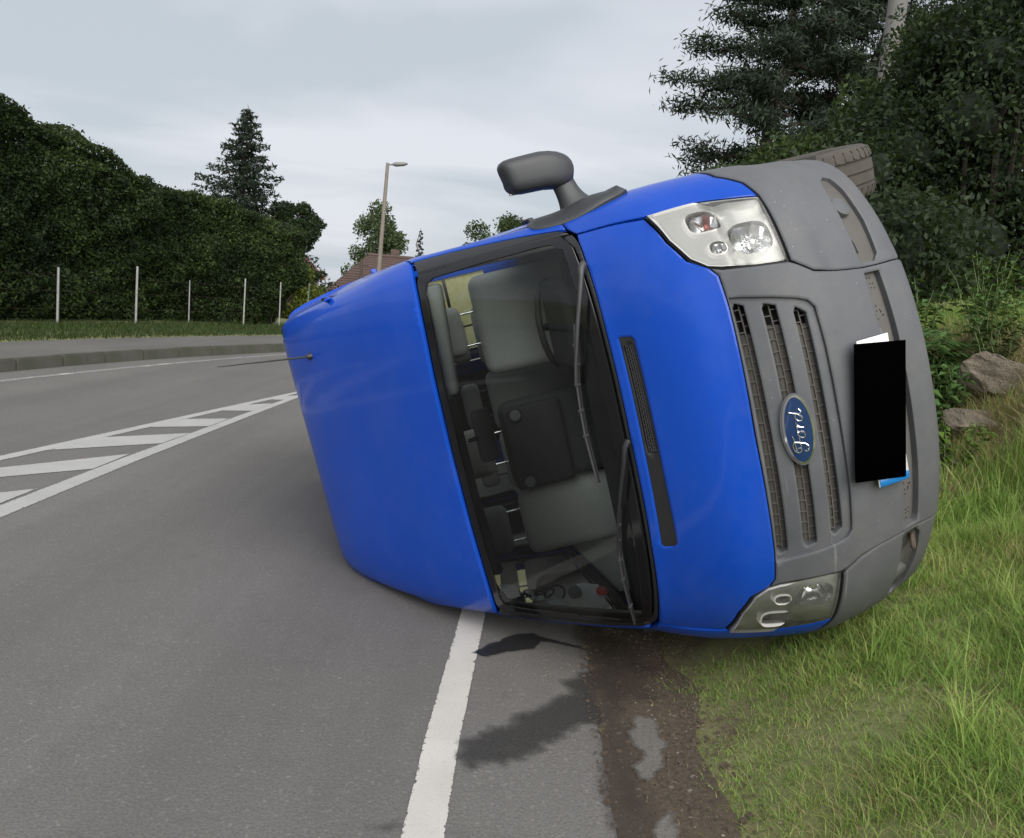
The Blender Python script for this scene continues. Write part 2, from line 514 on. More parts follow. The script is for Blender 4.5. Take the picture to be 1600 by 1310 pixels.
def tube_data(pts, rad, n=8, cap=True):
    pts = [Vector(p) for p in pts]
    if isinstance(rad, (int, float)):
        rad = [rad] * len(pts)
    V, F = [], []
    prev = None
    for i, p in enumerate(pts):
        d = (pts[min(i + 1, len(pts) - 1)] - pts[max(i - 1, 0)]).normalized()
        if prev is None:
            u = d.orthogonal().normalized()
        else:
            u = (prev - d * prev.dot(d)).normalized()
        prev = u
        w = d.cross(u)
        for k in range(n):
            a = 2 * math.pi * k / n
            V.append(p + (u * math.cos(a) + w * math.sin(a)) * rad[i])
    for i in range(len(pts) - 1):
        for k in range(n):
            F.append((i * n + k, i * n + (k + 1) % n, (i + 1) * n + (k + 1) % n, (i + 1) * n + k))
    if cap:
        F.append(tuple(range(n))[::-1])
        F.append(tuple((len(pts) - 1) * n + k for k in range(n)))
    return V, F

def tube(name, pts, rad, mat, parent=None, n=8):
    V, F = tube_data(pts, rad, n)
    return mesh(name, V, F, mat, parent, True, 50)

def tubes(name, lst, mat, parent=None, n=6):
    V, F = [], []
    for pts, rad in lst:
        v, f = tube_data(pts, rad, n)
        o = len(V)
        V += v; F += [tuple(i + o for i in q) for q in f]
    return mesh(name, V, F, mat, parent, True, 60)

def pchip(xs, ys):
    xs = np.asarray(xs, float); ys = np.asarray(ys, float)
    h = np.diff(xs); d = np.diff(ys) / h
    m = np.empty(len(xs)); m[0] = d[0]; m[-1] = d[-1]
    m[1:-1] = (d[:-1] * h[1:] + d[1:] * h[:-1]) / (h[:-1] + h[1:])
    def f(x):
        x = np.asarray(x, float)
        i = np.clip(np.searchsorted(xs, x) - 1, 0, len(xs) - 2)
        tt = (np.clip(x, xs[0], xs[-1]) - xs[i]) / h[i]
        return ((2 * tt**3 - 3 * tt**2 + 1) * ys[i] + (tt**3 - 2 * tt**2 + tt) * h[i] * m[i]
                + (-2 * tt**3 + 3 * tt**2) * ys[i + 1] + (tt**3 - tt**2) * h[i] * m[i + 1])
    return f

def vnoise(x, y, s=1.0, seed=0):
    """cheap smooth value noise, -1..1"""
    x = np.asarray(x, float) * s; y = np.asarray(y, float) * s
    xi = np.floor(x); yi = np.floor(y); fx = x - xi; fy = y - yi
    fx = fx * fx * (3 - 2 * fx); fy = fy * fy * (3 - 2 * fy)
    def h(a, b):
        v = np.sin(a * 127.1 + b * 311.7 + seed * 17.3) * 43758.5453
        return (v - np.floor(v)) * 2 - 1
    return (h(xi, yi) * (1 - fx) + h(xi + 1, yi) * fx) * (1 - fy) + (h(xi, yi + 1) * (1 - fx) + h(xi + 1, yi + 1) * fx) * fy

# ------------------------------------------------------------------ the lie of the land
KERB_X = pchip([-30, 0, 6, 12.6, 15.8, 20, 26, 32, 40, 60, 90], [-9.2, -8.2, -7.9, -7.2, -6.55, -5.2, -2.6, 0.8, 6.5, 24, 52])
EDGE_X = pchip([-30, 0, 6, 10, 14, 20, 28, 36, 44, 60, 90], [-0.3, 0.44, 0.50, 0.56, 0.85, 2.3, 6.0, 11, 17, 31, 59])
VERGE = pchip([0, 0.12, 0.35, 0.6, 0.75, 1.06, 1.3, 1.8, 2.25, 2.5, 2.72, 2.95, 3.6, 6, 20, 60, 400],
              [0.0, 0.012, 0.05, 0.20, 0.31, 0.45, 0.52, 0.64, 0.80, 1.02, 1.32, 1.55, 1.78, 2.2, 3.6, 5.0, 8.0])
def fall(y):
    y = np.asarray(y, float)
    d = np.clip(y - 27, 0, 30)
    return -0.0055 * d**2 * np.where(d < 22, 1, 1) - 0.0
def terrain(x, y):
    x = np.asarray(x, float); y = np.asarray(y, float)
    xr, xk = EDGE_X(y), KERB_X(y)
    s = np.maximum(x - xr, 0)
    right = VERGE(np.minimum(s, 399)) + (0.02 * vnoise(x, y, 4, 1) + 0.012 * vnoise(x, y, 11, 2)) * np.clip(s * 2, 0, 1) + 0.06 * vnoise(x, y, 1.2, 3) * np.clip(s - 1.2, 0, 1)
    w = np.maximum(xk - x, 0)
    left = 0.17 + 0.02 * vnoise(x, y, 1.5, 5) * np.clip(w - 2.2, 0, 1) + 0.04 * np.clip(w - 6, 0, 60)
    z = np.where(x > xr, right, np.where(x < xk - 0.12, left, -0.08))
    z = np.where((x < xk - 0.12) & (x > xk - 2.05), 0.09, z)
    return z + fall(y)

def grid_obj(name, X, Y, zf, mat, smooth=True):
    gx, gy = np.meshgrid(X, Y)
    V = np.stack([gx, gy, zf(gx, gy)], -1).reshape(-1, 3)
    nx, ny = len(X), len(Y)
    i = np.arange(nx * ny).reshape(ny, nx)
    Fq = np.stack([i[:-1, :-1], i[:-1, 1:], i[1:, 1:], i[1:, :-1]], -1).reshape(-1, 4)
    return indexed(name, V, Fq, mat, None, smooth)

def ribbon(name, ys, xl, xrr, n, zf, mat, parent=None):
    V = []
    for y in ys:
        a, b = float(xl(y)), float(xrr(y))
        for k in range(n):
            x = a + (b - a) * k / (n - 1)
            V.append((x, y, float(zf(x, y))))
    m = len(ys)
    i = np.arange(m * n).reshape(m, n)
    Fq = np.stack([i[:-1, :-1], i[:-1, 1:], i[1:, 1:], i[1:, :-1]], -1).reshape(-1, 4)
    return indexed(name, np.array(V), Fq, mat, parent, True)

gxs = np.concatenate([np.linspace(-400, -40, 14), np.linspace(-36, -12, 18), np.linspace(-11.5, 0.2, 70), np.arange(0.25, 4.4, 0.05), np.linspace(4.5, 14, 30), np.linspace(16, 60, 16), np.linspace(80, 400, 12)])
gys = np.concatenate([np.linspace(-60, -2, 16), np.arange(-1, 11, 0.08), np.linspace(11.1, 45, 80), np.linspace(48, 90, 20), np.linspace(110, 600, 14)])
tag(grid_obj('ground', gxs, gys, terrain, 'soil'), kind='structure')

ys_road = np.concatenate([np.linspace(-25, -1, 10), np.arange(-0.5, 12, 0.05), np.linspace(12.2, 88, 120)])
road = ribbon('road', ys_road, lambda y: KERB_X(y) + 0.0,
              lambda y: EDGE_X(y) + 0.03 * vnoise(y, 3.3, 3.0, 9) + 0.018 * vnoise(y, 1.3, 11.0, 4), 24,
              lambda x, y: 0.008 * 0 + fall(y), 'asphalt')
tag(road, kind='structure')

# loose soil strip between the asphalt and the turf
tag(ribbon('verge_strip', np.arange(-1, 13, 0.06), lambda y: EDGE_X(y) - 0.05,
           lambda y: EDGE_X(y) + 0.36 + 0.06 * vnoise(y, 7.7, 2.2, 8), 12,
           lambda x, y: max(float(terrain(x, y)), -0.002) + 0.010 + 0.004 * math.sin(x * 40 + y * 23) - (0.02 if x < EDGE_X(y) - 0.02 else 0), 'verge'), kind='structure')

# pavement, kerb stones
ys_p = np.linspace(-20, 60, 90)
tag(ribbon('pavement', ys_p, lambda y: KERB_X(y) - 2.05, lambda y: KERB_X(y) - 0.13, 5, lambda x, y: 0.165 + fall(y), 'pavement_asphalt'), kind='structure')
kerb = empty('kerb', (float(KERB_X(12)), 12, 0)); tag(kerb, kind='structure')
bm = bmesh.new(); bmesh.ops.create_cube(bm, size=1.0)
bmesh.ops.scale(bm, vec=(0.15, 0.985, 0.30), verts=bm.verts)
bmesh.ops.bevel(bm, geom=bm.edges[:], offset=0.018, segments=2, affect='EDGES')
kme = bpy.data.meshes.new('kerb_stone'); bm.to_mesh(kme); bm.free()
kme.materials.append(M['kerb'])
yy = 2.0
while yy < 44:
    x0, x1 = float(KERB_X(yy)), float(KERB_X(yy + 0.9))
    L = math.hypot(x1 - x0, 0.9)
    o = bpy.data.objects.new('kerb_stone', kme); col.objects.link(o); o.parent = kerb
    ym = yy + 0.45
    o.location = Vector(((x0 + x1) / 2 - 0.06, ym, 0.035 + float(fall(ym)) + random.uniform(-0.006, 0.006))) - kerb.location
    o.rotation_euler = (random.uniform(-.01, .01), random.uniform(-.02, .02), math.atan2(-(x1 - x0), 0.9) + random.uniform(-.008, .008))
    yy += 0.9 * 1.0 / L

# flat marks on the road
def in_poly(px, py, poly):
    poly = np.asarray(poly); ins = np.zeros(len(px), bool)
    j = len(poly) - 1
    for i in range(len(poly)):
        xi, yi = poly[i]; xj, yj = poly[j]
        c = ((yi > py) != (yj > py))
        with np.errstate(divide='ignore', invalid='ignore'):
            c &= px < (xj - xi) * (py - yi) / (yj - yi + 1e-15) + xi
        ins ^= c
        j = i
    return ins
def seg_dist(px, py, poly):
    d = np.full(len(px), 1e9)
    poly = np.asarray(poly, float)
    for i in range(len(poly)):
        a = poly[i]; b = poly[(i + 1) % len(poly)]
        ab = b - a; L = ab @ ab + 1e-12
        tt = np.clip(((px - a[0]) * ab[0] + (py - a[1]) * ab[1]) / L, 0, 1)
        d = np.minimum(d, np.hypot(px - a[0] - ab[0] * tt, py - a[1] - ab[1] * tt))
    return d
def resample(poly, step, closed=True):
    out = []
    n = len(poly)
    for i in range(n if closed else n - 1):
        a = np.asarray(poly[i], float); b = np.asarray(poly[(i + 1) % n], float)
        k = max(1, int(np.ceil(np.linalg.norm(b - a) / step)))
        for j in range(k):
            out.append(a + (b - a) * j / k)
    if not closed:
        out.append(np.asarray(poly[-1], float))
    return np.array(out)
def triangulate(outer, holes, inner):
    vs = [Vector((float(p[0]), float(p[1]))) for p in outer]
    es = [(i, (i + 1) % len(outer)) for i in range(len(outer))]
    for h in holes:
        o = len(vs)
        vs += [Vector((float(p[0]), float(p[1]))) for p in h]
        es += [(o + i, o + (i + 1) % len(h)) for i in range(len(h))]
    vs += [Vector((float(p[0]), float(p[1]))) for p in inner]
    rv, re, rf, ov, oe, of = delaunay_2d_cdt(vs, es, [], 0, 1e-6)
    P = np.array([(v.x, v.y) for v in rv])
    T = np.array([f for f in rf if len(f) == 3])
    c = P[T].mean(1)
    ok = in_poly(c[:, 0], c[:, 1], outer)
    for h in holes:
        ok &= ~in_poly(c[:, 0], c[:, 1], h)
    return P, T[ok]

def flat_mark(name, poly, z, mat, parent, soft=0.03, step=0.05, jit=0.0, zf=None):
    b = resample(poly, step)
    if jit:
        b = b + np.stack([vnoise(b[:, 0], b[:, 1], 14, 21), vnoise(b[:, 0], b[:, 1], 14, 33)], -1) * jit + \
            np.stack([vnoise(b[:, 0], b[:, 1], 40, 5), vnoise(b[:, 0], b[:, 1], 40, 6)], -1) * jit * 0.5
    lo, hi = b.min(0), b.max(0)
    g = np.stack(np.meshgrid(np.arange(lo[0], hi[0], step), np.arange(lo[1], hi[1], step)), -1).reshape(-1, 2)
    g = g + rng.uniform(-.1, .1, g.shape) * step
    ins = in_poly(g[:, 0], g[:, 1], b)
    d = seg_dist(g[:, 0], g[:, 1], b)
    g = g[ins & (d > min(step * 0.4, soft * 0.5))]
    P, T = triangulate(b, [], g)
    e = np.clip(seg_dist(P[:, 0], P[:, 1], b) / soft, 0, 1)
    zz = [z + (float(zf(p[0], p[1])) if zf else float(fall(p[1]))) for p in P]
    o = mesh(name, [(p[0], p[1], q) for p, q in zip(P, zz)], T, mat, parent)
    # validate() keeps vertex order, so the attribute lines up
    at = o.data.attributes.new('edge', 'FLOAT', 'POINT')
    at.data.foreach_set('value', e.astype(np.float32))
    return o

flat_mark('edge_line', [(-0.235, 2.0), (-0.105, 2.0), (-0.095, 3.2), (-0.055, 4.5), (0.02, 7.5), (0.12, 10), (-0.01, 10), (-0.11, 7.5), (-0.182, 4.5), (-0.225, 3.2)], 0.004, 'white_paint', road, 0.02, 0.04, 0.0015)
flat_mark('edge_line', [(-0.30, -3), (-0.17, -3), (-0.105, 1.99), (-0.235, 1.99)], 0.004, 'white_paint', road, 0.02, 0.06, 0.0015)
flat_mark('hatch_line', [(-3.22, 3.0), (-3.17, 5.56), (-3.15, 7.69), (-3.07, 10.5), (-2.985, 12.9), (-3.06, 13.2), (-3.19, 10.5), (-3.30, 7.69), (-3.34, 5.56), (-3.40, 3.0)], 0.004, 'far_paint', road, 0.02, 0.06, 0.0015)
flat_mark('hatch_line', [(-4.9, 3.0), (-4.30, 5.9), (-4.00, 7.6), (-3.78, 8.9), (-3.42, 11.1), (-3.08, 13.21), (-3.17, 13.24), (-3.54, 11.1), (-3.91, 8.9), (-4.13, 7.6), (-4.43, 5.9), (-5.02, 3.0)], 0.004, 'far_paint', road, 0.02, 0.06, 0.0015)
for (a0, a1, b0, b1) in [((-4.55, 4.86), (-3.36, 6.36), (-4.66, 4.30), (-3.36, 5.75)),
                         ((-4.13, 6.62), (-3.32, 7.83), (-4.24, 6.05), (-3.32, 7.13)),
                         ((-3.86, 8.48), (-3.25, 9.09), (-4.00, 7.67), (-3.28, 8.42)),
                         ((-3.62, 9.92), (-3.21, 10.22), (-3.74, 9.22), (-3.23, 9.58)),
                         ((-3.40, 11.40), (-3.13, 11.75), (-3.50, 10.75), (-3.16, 10.95)),
                         ((-3.22, 12.55), (-3.07, 12.75), (-3.28, 12.05), (-3.09, 12.2))]:
    flat_mark('hatch_bar', [a0, a1, b1, b0], 0.0045, 'far_paint', road, 0.02, 0.06, 0.0015)
LE = pchip([2, 11.7, 14.88, 19.53, 26, 34], [-7.45, -6.69, -6.12, -4.92, -2.25, 2.5])
yl = np.linspace(2, 34, 60)
flat_mark('edge_line', [(float(LE(y)) + 0.06, y) for y in yl] + [(float(LE(y)) - 0.06, y) for y in yl[::-1]], 0.004, 'far_paint', road, 0.02, 0.5, 0.0)

flat_mark('fluid_stain', [(-0.10, 4.03), (0.01, 4.18), (0.10, 4.29), (0.20, 4.33), (0.26, 4.28), (0.36, 4.24), (0.52, 4.18), (0.52, 4.155), (0.34, 4.205), (0.23, 4.23), (0.19, 4.13), (0.06, 4.075), (-0.02, 3.99)], 0.007, 'wet_film', road, 0.03, 0.02, 0.012)
flat_mark('fluid_stain', [(-0.10, 3.20), (0.06, 3.38), (0.21, 3.58), (0.35, 3.72), (0.31, 3.80), (0.46, 3.98), (0.48, 4.30), (0.53, 4.3), (0.53, 3.3), (0.50, 2.6), (0.46, 2.6), (0.46, 3.36), (0.40, 3.40), (0.30, 3.28), (0.25, 3.20), (0.10, 3.06), (-0.02, 3.00), (-0.08, 2.90), (-0.10, 3.05)], 0.006, 'damp_film', road, 0.13, 0.018, 0.04)
flat_mark('fluid_stain', [(-0.28, 2.55), (-0.20, 2.62), (-0.26, 2.66), (-0.36, 2.60)], 0.007, 'damp_film', road, 0.16, 0.02, 0.02)
def on_verge(x, y):
    return max(float(terrain(x, y)), -0.002) + 0.010
flat_mark('asphalt_patch', [(0.55, 3.32), (0.60, 3.46), (0.66, 3.44), (0.68, 3.23), (0.66, 3.05), (0.60, 2.97), (0.55, 2.98), (0.52, 3.05), (0.57, 3.14)], 0.012, 'patch_film', road, 0.05, 0.02, 0.018, on_verge)
flat_mark('asphalt_patch', [(0.54, 2.71), (0.60, 2.79), (0.66, 2.75), (0.62, 2.55), (0.55, 2.52)], 0.012, 'patch_film', road, 0.05, 0.02, 0.018, on_verge)

# crumbling edge: soil spilling over the asphalt
ye = np.arange(1.6, 5.2, 0.12)
flat_mark('soil_spill', [(float(EDGE_X(q)) - 0.07 - 0.04 * float(vnoise(q, 2.0, 3.0, 44)), q) for q in ye] + [(float(EDGE_X(q)) + 0.10, q) for q in ye[::-1]], 0.0, 'soil_film', road, 0.10, 0.025, 0.02,
          lambda x, y: max(float(terrain(x, y)) if x > EDGE_X(y) else 0.0, 0.0) + 0.0165)

flat_mark('fluid_stain', [(0.44, 4.30), (0.44, 3.70), (0.46, 3.30), (0.47, 2.75), (0.53, 2.70), (0.54, 2.95), (0.50, 3.10), (0.53, 3.42), (0.60, 3.56), (0.68, 3.55), (0.74, 3.72), (0.78, 3.95), (0.72, 4.20), (0.62, 4.35)], 0.014, 'soil_damp', road, 0.18, 0.022, 0.04, on_verge)

# ================================================================== the overturned van
VAN_M = Matrix(((0.2266, -0.3027, -0.9257, 1.5452),
                (-0.9737, -0.0496, -0.2222, 4.1851),
                (0.0214, 0.9518, -0.3060, 1.5124),
                (0, 0, 0, 1)))
van = empty('overturned_van')
van.matrix_world = VAN_M
tag(van, 'blue van with grey bumper lying on its side across the verge', 'van')

# body skin: plan-view curves stacked over height.
# PAR only lays out the skin coordinate a across the width; SKIN is the shape itself.
# columns: z, nose x, half width, corner depth, exponent
PAR = np.array([
    [0.20, 0.800, 0.93, 0.50, 2.4], [0.26, 0.885, 0.955, 0.52, 2.35], [0.34, 0.920, 0.970, 0.55, 2.3],
    [0.45, 0.945, 0.980, 0.55, 2.25], [0.58, 0.955, 0.985, 0.55, 2.2], [0.72, 0.935, 0.987, 0.55, 2.2],
    [0.82, 0.898, 0.987, 0.55, 2.2], [0.93, 0.832, 0.985, 0.55, 2.2], [1.08, 0.735, 0.980, 0.55, 2.2],
    [1.18, 0.625, 0.975, 0.54, 2.2], [1.26, 0.525, 0.965, 0.52, 2.2], [1.40, 0.375, 0.945, 0.49, 2.35],
    [1.60, 0.125, 0.922, 0.45, 2.5], [1.83, -0.190, 0.898, 0.42, 2.8], [2.00, -0.44, 0.875, 0.40, 3.0],
    [2.20, -0.78, 0.836, 0.39, 3.2], [2.36, -1.08, 0.795, 0.38, 3.4], [2.46, -1.32, 0.760, 0.38, 3.4],
    [2.52, -1.60, 0.700, 0.38, 3.4]])
SKIN = np.array([
    [0.20, 0.790, 0.838, 0.57, 2.1], [0.26, 0.880, 0.875, 0.58, 2.15], [0.34, 0.918, 0.903, 0.58, 2.2], [0.45, 0.945, 0.922, 0.56, 2.3],
    [0.58, 0.955, 0.930, 0.54, 2.4], [0.72, 0.935, 0.940, 0.53, 2.45], [0.82, 0.898, 0.944, 0.53, 2.45], [0.93, 0.832, 0.945, 0.53, 2.45],
    [1.08, 0.735, 0.938, 0.53, 2.45], [1.18, 0.625, 0.928, 0.52, 2.5], [1.26, 0.525, 0.914, 0.50, 2.5], [1.40, 0.375, 0.907, 0.48, 2.55],
    [1.60, 0.125, 0.898, 0.45, 2.75], [1.83, -0.190, 0.886, 0.42, 3.1], [2.00, -0.44, 0.865, 0.41, 3.6], [2.20, -0.78, 0.826, 0.40, 4.2],
    [2.36, -1.08, 0.788, 0.39, 4.6], [2.46, -1.30, 0.755, 0.39, 4.6], [2.50, -1.42, 0.733, 0.39, 4.6], [2.52, -1.52, 0.700, 0.39, 4.4]])
PW, PN = pchip(PAR[:, 0], PAR[:, 2]), pchip(PAR[:, 0], PAR[:, 4])
TF = [pchip(SKIN[:, 0], SKIN[:, k]) for k in range(1, 5)]
REAR = -3.92
def S(a, z):
    a = np.asarray(a, float); z = np.asarray(z, float)
    X0, W, D, n = (f(z) for f in TF)
    wo = PW(z)
    yo = wo * np.sin(np.minimum(np.abs(a), 1) * np.pi / 2)**(2 / PN(z))
    yk = 0.82 * W
    y = np.where(yo < yk, yo, yk + (yo - yk) * (W - yk) / (wo - yk))
    x = X0 - D + D * np.maximum(1 - np.minimum(y / W, 1)**n, 0)**(1 / n) - np.maximum(np.abs(a) - 1, 0)
    # the roof has been racked sideways a little
    q = np.clip((z - 1.83) / 0.35, 0, 1)
    return np.stack([x, y * np.sign(a) - 0.028 * q * q * (3 - 2 * q), z], -1)
def SN(a, z):
    h = 2e-3
    n = np.cross(S(a + h, z) - S(a - h, z), S(a, np.minimum(z + h, 2.52)) - S(a, np.maximum(z - h, 0.2)))
    return n / (np.linalg.norm(n, axis=-1, keepdims=True) + 1e-12)
def side(x, z):
    """skin coordinate of a side point given by x and height"""
    X0, D = float(TF[0](z)), float(TF[2](z))
    v = 1 + X0 - D - x
    if v >= 1:
        return (v, z)
    # on the rounded corner
    n, W, wo = float(TF[3](z)), float(TF[1](z)), float(PW(z))
    c = min(1.0, max(0.0, (x - (X0 - D)) / D))
    y = W * (1 - c**n)**(1 / n); yk = 0.82 * W
    yo = y if y < yk else yk + (y - yk) * (wo - yk) / (W - yk)
    return (math.asin(min(1, yo / wo)**(float(PN(z)) / 2)) * 2 / math.pi, z)
SA = 1.25
def skin_panel(name, poly, mat, parent=van, off=0.0, th=0.014, holes=(), disp=None, ring=0.009, rnd=0.004, step=0.045, bstep=0.03, mirror=False, back=None):
    """a body panel cut out of the skin: polygon in (a, z), rolled edges, returned flange"""
    sg = -1 if mirror else 1
    def prep(p):
        q = np.array([(sg * u * SA, v) for u, v in p], float)
        ar = 0.5 * np.sum(q[:, 0] * np.roll(q[:, 1], -1) - np.roll(q[:, 0], -1) * q[:, 1])
        if ar < 0:
            q = q[::-1]
        return resample(q, bstep)
    outer = prep(poly); hs = [prep(h) for h in holes]
    lo, hi = outer.min(0), outer.max(0)
    g = np.stack(np.meshgrid(np.arange(lo[0], hi[0], step), np.arange(lo[1], hi[1], step)), -1).reshape(-1, 2) + np.array([0.0123, 0.0077])
    loops = [outer] + hs
    def inside(p):
        k = in_poly(p[:, 0], p[:, 1], outer)
        for h in hs:
            k &= ~in_poly(p[:, 0], p[:, 1], h)
        return k
    def bd(p):
        d = seg_dist(p[:, 0], p[:, 1], outer)
        for h in hs:
            d = np.minimum(d, seg_dist(p[:, 0], p[:, 1], h))
        return d
    g = g[inside(g)]
    if len(g):
        g = g[bd(g) > ring * 2.2]
    rp = []
    for k, lp in enumerate(loops):
        tg = np.roll(lp, -1, 0) - np.roll(lp, 1, 0)
        tg /= np.linalg.norm(tg, axis=1, keepdims=True) + 1e-12
        nn = np.stack([-tg[:, 1], tg[:, 0]], -1) * (1 if k == 0 else -1)
        rp.append(lp + nn * ring)
    rp = np.concatenate(rp)
    rp = rp[inside(rp)]
    if len(rp):
        rp = rp[bd(rp) > ring * 0.6]
    inner = np.concatenate([rp, g]) if len(g) else rp
    P, T = triangulate(outer, hs, inner)
    nb = sum(len(l) for l in loops)
    d = np.minimum(bd(P) / ring, 1.0)
    a, z = P[:, 0] / SA, np.clip(P[:, 1], 0.2, 2.52)
    P3, N3 = S(a, z), SN(a, z)
    o = off - rnd * (1 - d)**2
    if disp is not None:
        o = o + disp(a, z)
    V = P3 + N3 * o[:, None]
    # shading normals straight from the displaced skin
    def at(a_, z_):
        q = off + (disp(a_, z_) if disp is not None else 0.0)
        return S(a_, z_) + SN(a_, z_) * np.reshape(q * np.ones(len(a_)), (-1, 1))
    h = 3e-3
    ta = at(a + h, z) - at(a - h, z); tz_ = at(a, np.minimum(z + h, 2.52)) - at(a, np.maximum(z - h, 0.2))
    NN = np.cross(ta, tz_); NN /= np.linalg.norm(NN, axis=1, keepdims=True) + 1e-12
    ta /= np.linalg.norm(ta, axis=1, keepdims=True) + 1e-12; tz_ /= np.linalg.norm(tz_, axis=1, keepdims=True) + 1e-12
    V = list(V); F = [tuple(t) for t in T]; NN = list(NN)
    for k, lp in enumerate(loops):
        n = len(lp)
        tg = np.roll(lp, -1, 0) - np.roll(lp, 1, 0)
        tg /= np.linalg.norm(tg, axis=1, keepdims=True) + 1e-12
        outn = np.stack([tg[:, 1], -tg[:, 0]], -1) * (1 if k == 0 else -1)
        idx = [int(np.argmin(np.hypot(P[:, 0] - q[0], P[:, 1] - q[1]))) for q in lp]
        fi, bi = [], []
        for q, i in enumerate(idx):
            o3 = ta[i] * outn[q, 0] + tz_[i] * outn[q, 1]
            if rnd > 0:
                e = NN[i] + o3 * 0.7
                NN[i] = e / np.linalg.norm(e)
            fi.append(len(V)); V.append(V[i].copy()); NN.append(o3)
            bi.append(len(V)); V.append(V[i] - N3[i] * th); NN.append(o3)
        for i in range(n):
            j = (i + 1) % n
            if idx[i] != idx[j]:
                F.append((fi[i], bi[i], bi[j], fi[j]) if k == 0 else (fi[j], bi[j], bi[i], fi[i]))
    o = mesh(name, V, F, mat, parent, True)
    if len(o.data.vertices) == len(NN):
        o.data.normals_split_custom_set_from_vertices([tuple(float(c) for c in v / (np.linalg.norm(v) + 1e-12)) for v in NN])
    return o
def both(name, poly, mat, **k):
    return [skin_panel(name, poly, mat, **k), skin_panel(name, poly, mat, mirror=True, **k)]
def sym(p):
    """close a right-half outline (a >= 0, given top to bottom) into a symmetric loop"""
    return list(p) + [(-a, z) for a, z in p[::-1] if a > 1e-6]
def arc(cx, cz, r, t0, t1, n):
    return [(cx + r * math.cos(R(t0 + (t1 - t0) * i / n)), cz + r * math.sin(R(t0 + (t1 - t0) * i / n))) for i in range(n + 1)]

# dents: a pushed-in lower roof edge and soft waves in the roof
def roof_dent(a, z):
    # crumpled lower edge, soft kink in the crest
    d = -0.040 * np.exp(-((a + 0.90) / 0.07)**2 - ((z - 2.18) / 0.17)**2)
    d += 0.012 * np.exp(-((a + 0.78 + 0.10 * np.sin(z * 9)) / 0.04)**2 - ((z - 2.24) / 0.16)**2)
    d -= 0.010 * np.exp(-((a + 0.70 + 0.10 * np.sin(z * 9)) / 0.045)**2 - ((z - 2.26) / 0.13)**2)
    return d
def pressed(a, z):
    # shallow pressing along the middle of the roof front
    return 0.003 * np.tanh((0.70 - np.abs(a)) * 20) + roof_dent(a, z)

# --- roof
WT = [(0.0, 1.886), (0.175, 1.881), (0.406, 1.867), (0.607, 1.853), (0.85, 1.836)]      # windscreen header
rear_a = lambda z: side(REAR + 0.02, z)[0]
roof_poly = [(-a, z + 0.004) for a, z in WT[::-1]] + [(a, z + 0.004) for a, z in WT[1:]]
roof_poly += [(rear_a(1.845), 1.845)] + [(rear_a(z), z) for z in (2.1, 2.3, 2.42, 2.518)]
roof_poly += [(-rear_a(z), z) for z in (2.518, 2.42, 2.3, 2.1)] + [(-rear_a(1.845), 1.845)]
roof = skin_panel('roof', roof_poly, 'blue', disp=pressed, step=0.045, bstep=0.05)
# crown of the roof
tt = np.linspace(-1, 1, 41)
front = S(tt * 1.0, np.full(41, 2.515)) + SN(tt, np.full(41, 2.515)) * pressed(tt, np.full(41, 2.515))[:, None]
rows = []
for k in np.linspace(0, 1, 14):
    r = front.copy()
    r[:, 0] = front[:, 0] * (1 - k) + k * (REAR + 0.02)
    r[:, 2] = 2.512 + 0.022 * (1 - (r[:, 1] / 0.71)**2) * min(1, k * 2.4)
    rows.append(r)
V = np.concatenate(rows); i = np.arange(len(V)).reshape(14, 41)
indexed('roof_crown', V, np.stack([i[:-1, :-1], i[:-1, 1:], i[1:, 1:], i[1:, :-1]], -1).reshape(-1, 4), 'blue', roof, True)
skin_panel('roof_lining', [(-0.95, 1.95), (-0.5, 1.98), (0.5, 1.98), (0.95, 1.95), (rear_a(1.85) - 0.03, 1.85)] + [(rear_a(z) - 0.03, z) for z in (2.1, 2.3, 2.50)] + [(-(rear_a(z) - 0.03), z) for z in (2.50, 2.3, 2.1, 1.85)], 'lining', roof, off=-0.045, th=0.004, rnd=0, step=0.12, bstep=0.1)
# gutter clip on the upper roof edge
rbox('gutter_clip', S(0.86, 2.22) + SN(np.array([0.86]), np.array([2.22]))[0] * 0.004, (0.05, 0.016, 0.035), 'blue', roof, 0.007, (0.2, -0.6, 0.3))
# antenna
b = S(0.365, 2.38); nb_ = SN(np.array([0.365]), np.array([2.38]))[0]
tube('antenna_base', [b + nb_ * 0.0, b + nb_ * 0.018, b + nb_ * 0.03], [0.020, 0.016, 0.008], 'black_plastic', van, 10)
ad = (np.array([-1.28, 0.575, 2.84]) - b) / 0.44
tube('antenna', [b + nb_ * 0.028, b + nb_ * 0.03 + ad * 0.10, b + nb_ * 0.03 + ad * 0.44], [0.006, 0.005, 0.0022], 'black_plastic', van, 6)

# --- windscreen, pillars, cowl
HR = [(0.0, 1.292), (0.10, 1.291), (0.27, 1.290), (0.49, 1.283), (0.62, 1.277), (0.672, 1.272)]   # bonnet rear edge
g_in = [(0.0, 1.856), (0.178, 1.851), (0.386, 1.839), (0.54, 1.826), (0.591, 1.813), (0.623, 1.781), (0.647, 1.60), (0.654, 1.40), (0.646, 1.36), (0.60, 1.332), (0.45, 1.338), (0.25, 1.342), (0.0, 1.345)]
g_out = [(0.0, 1.882), (0.175, 1.877), (0.406, 1.863), (0.607, 1.849), (0.684, 1.833), (0.697, 1.60), (0.702, 1.40), (0.694, 1.318), (0.60, 1.300), (0.45, 1.303), (0.25, 1.306), (0.0, 1.308)]
ws = skin_panel('windscreen', sym(g_in), 'windscreen_glass', off=-0.010, th=0.004, rnd=0, step=0.06)
skin_panel('windscreen_border', sym(g_out), 'frit_black', off=-0.006, th=0.006, holes=[sym(g_in)], rnd=0.002, ring=0.006, step=0.03)
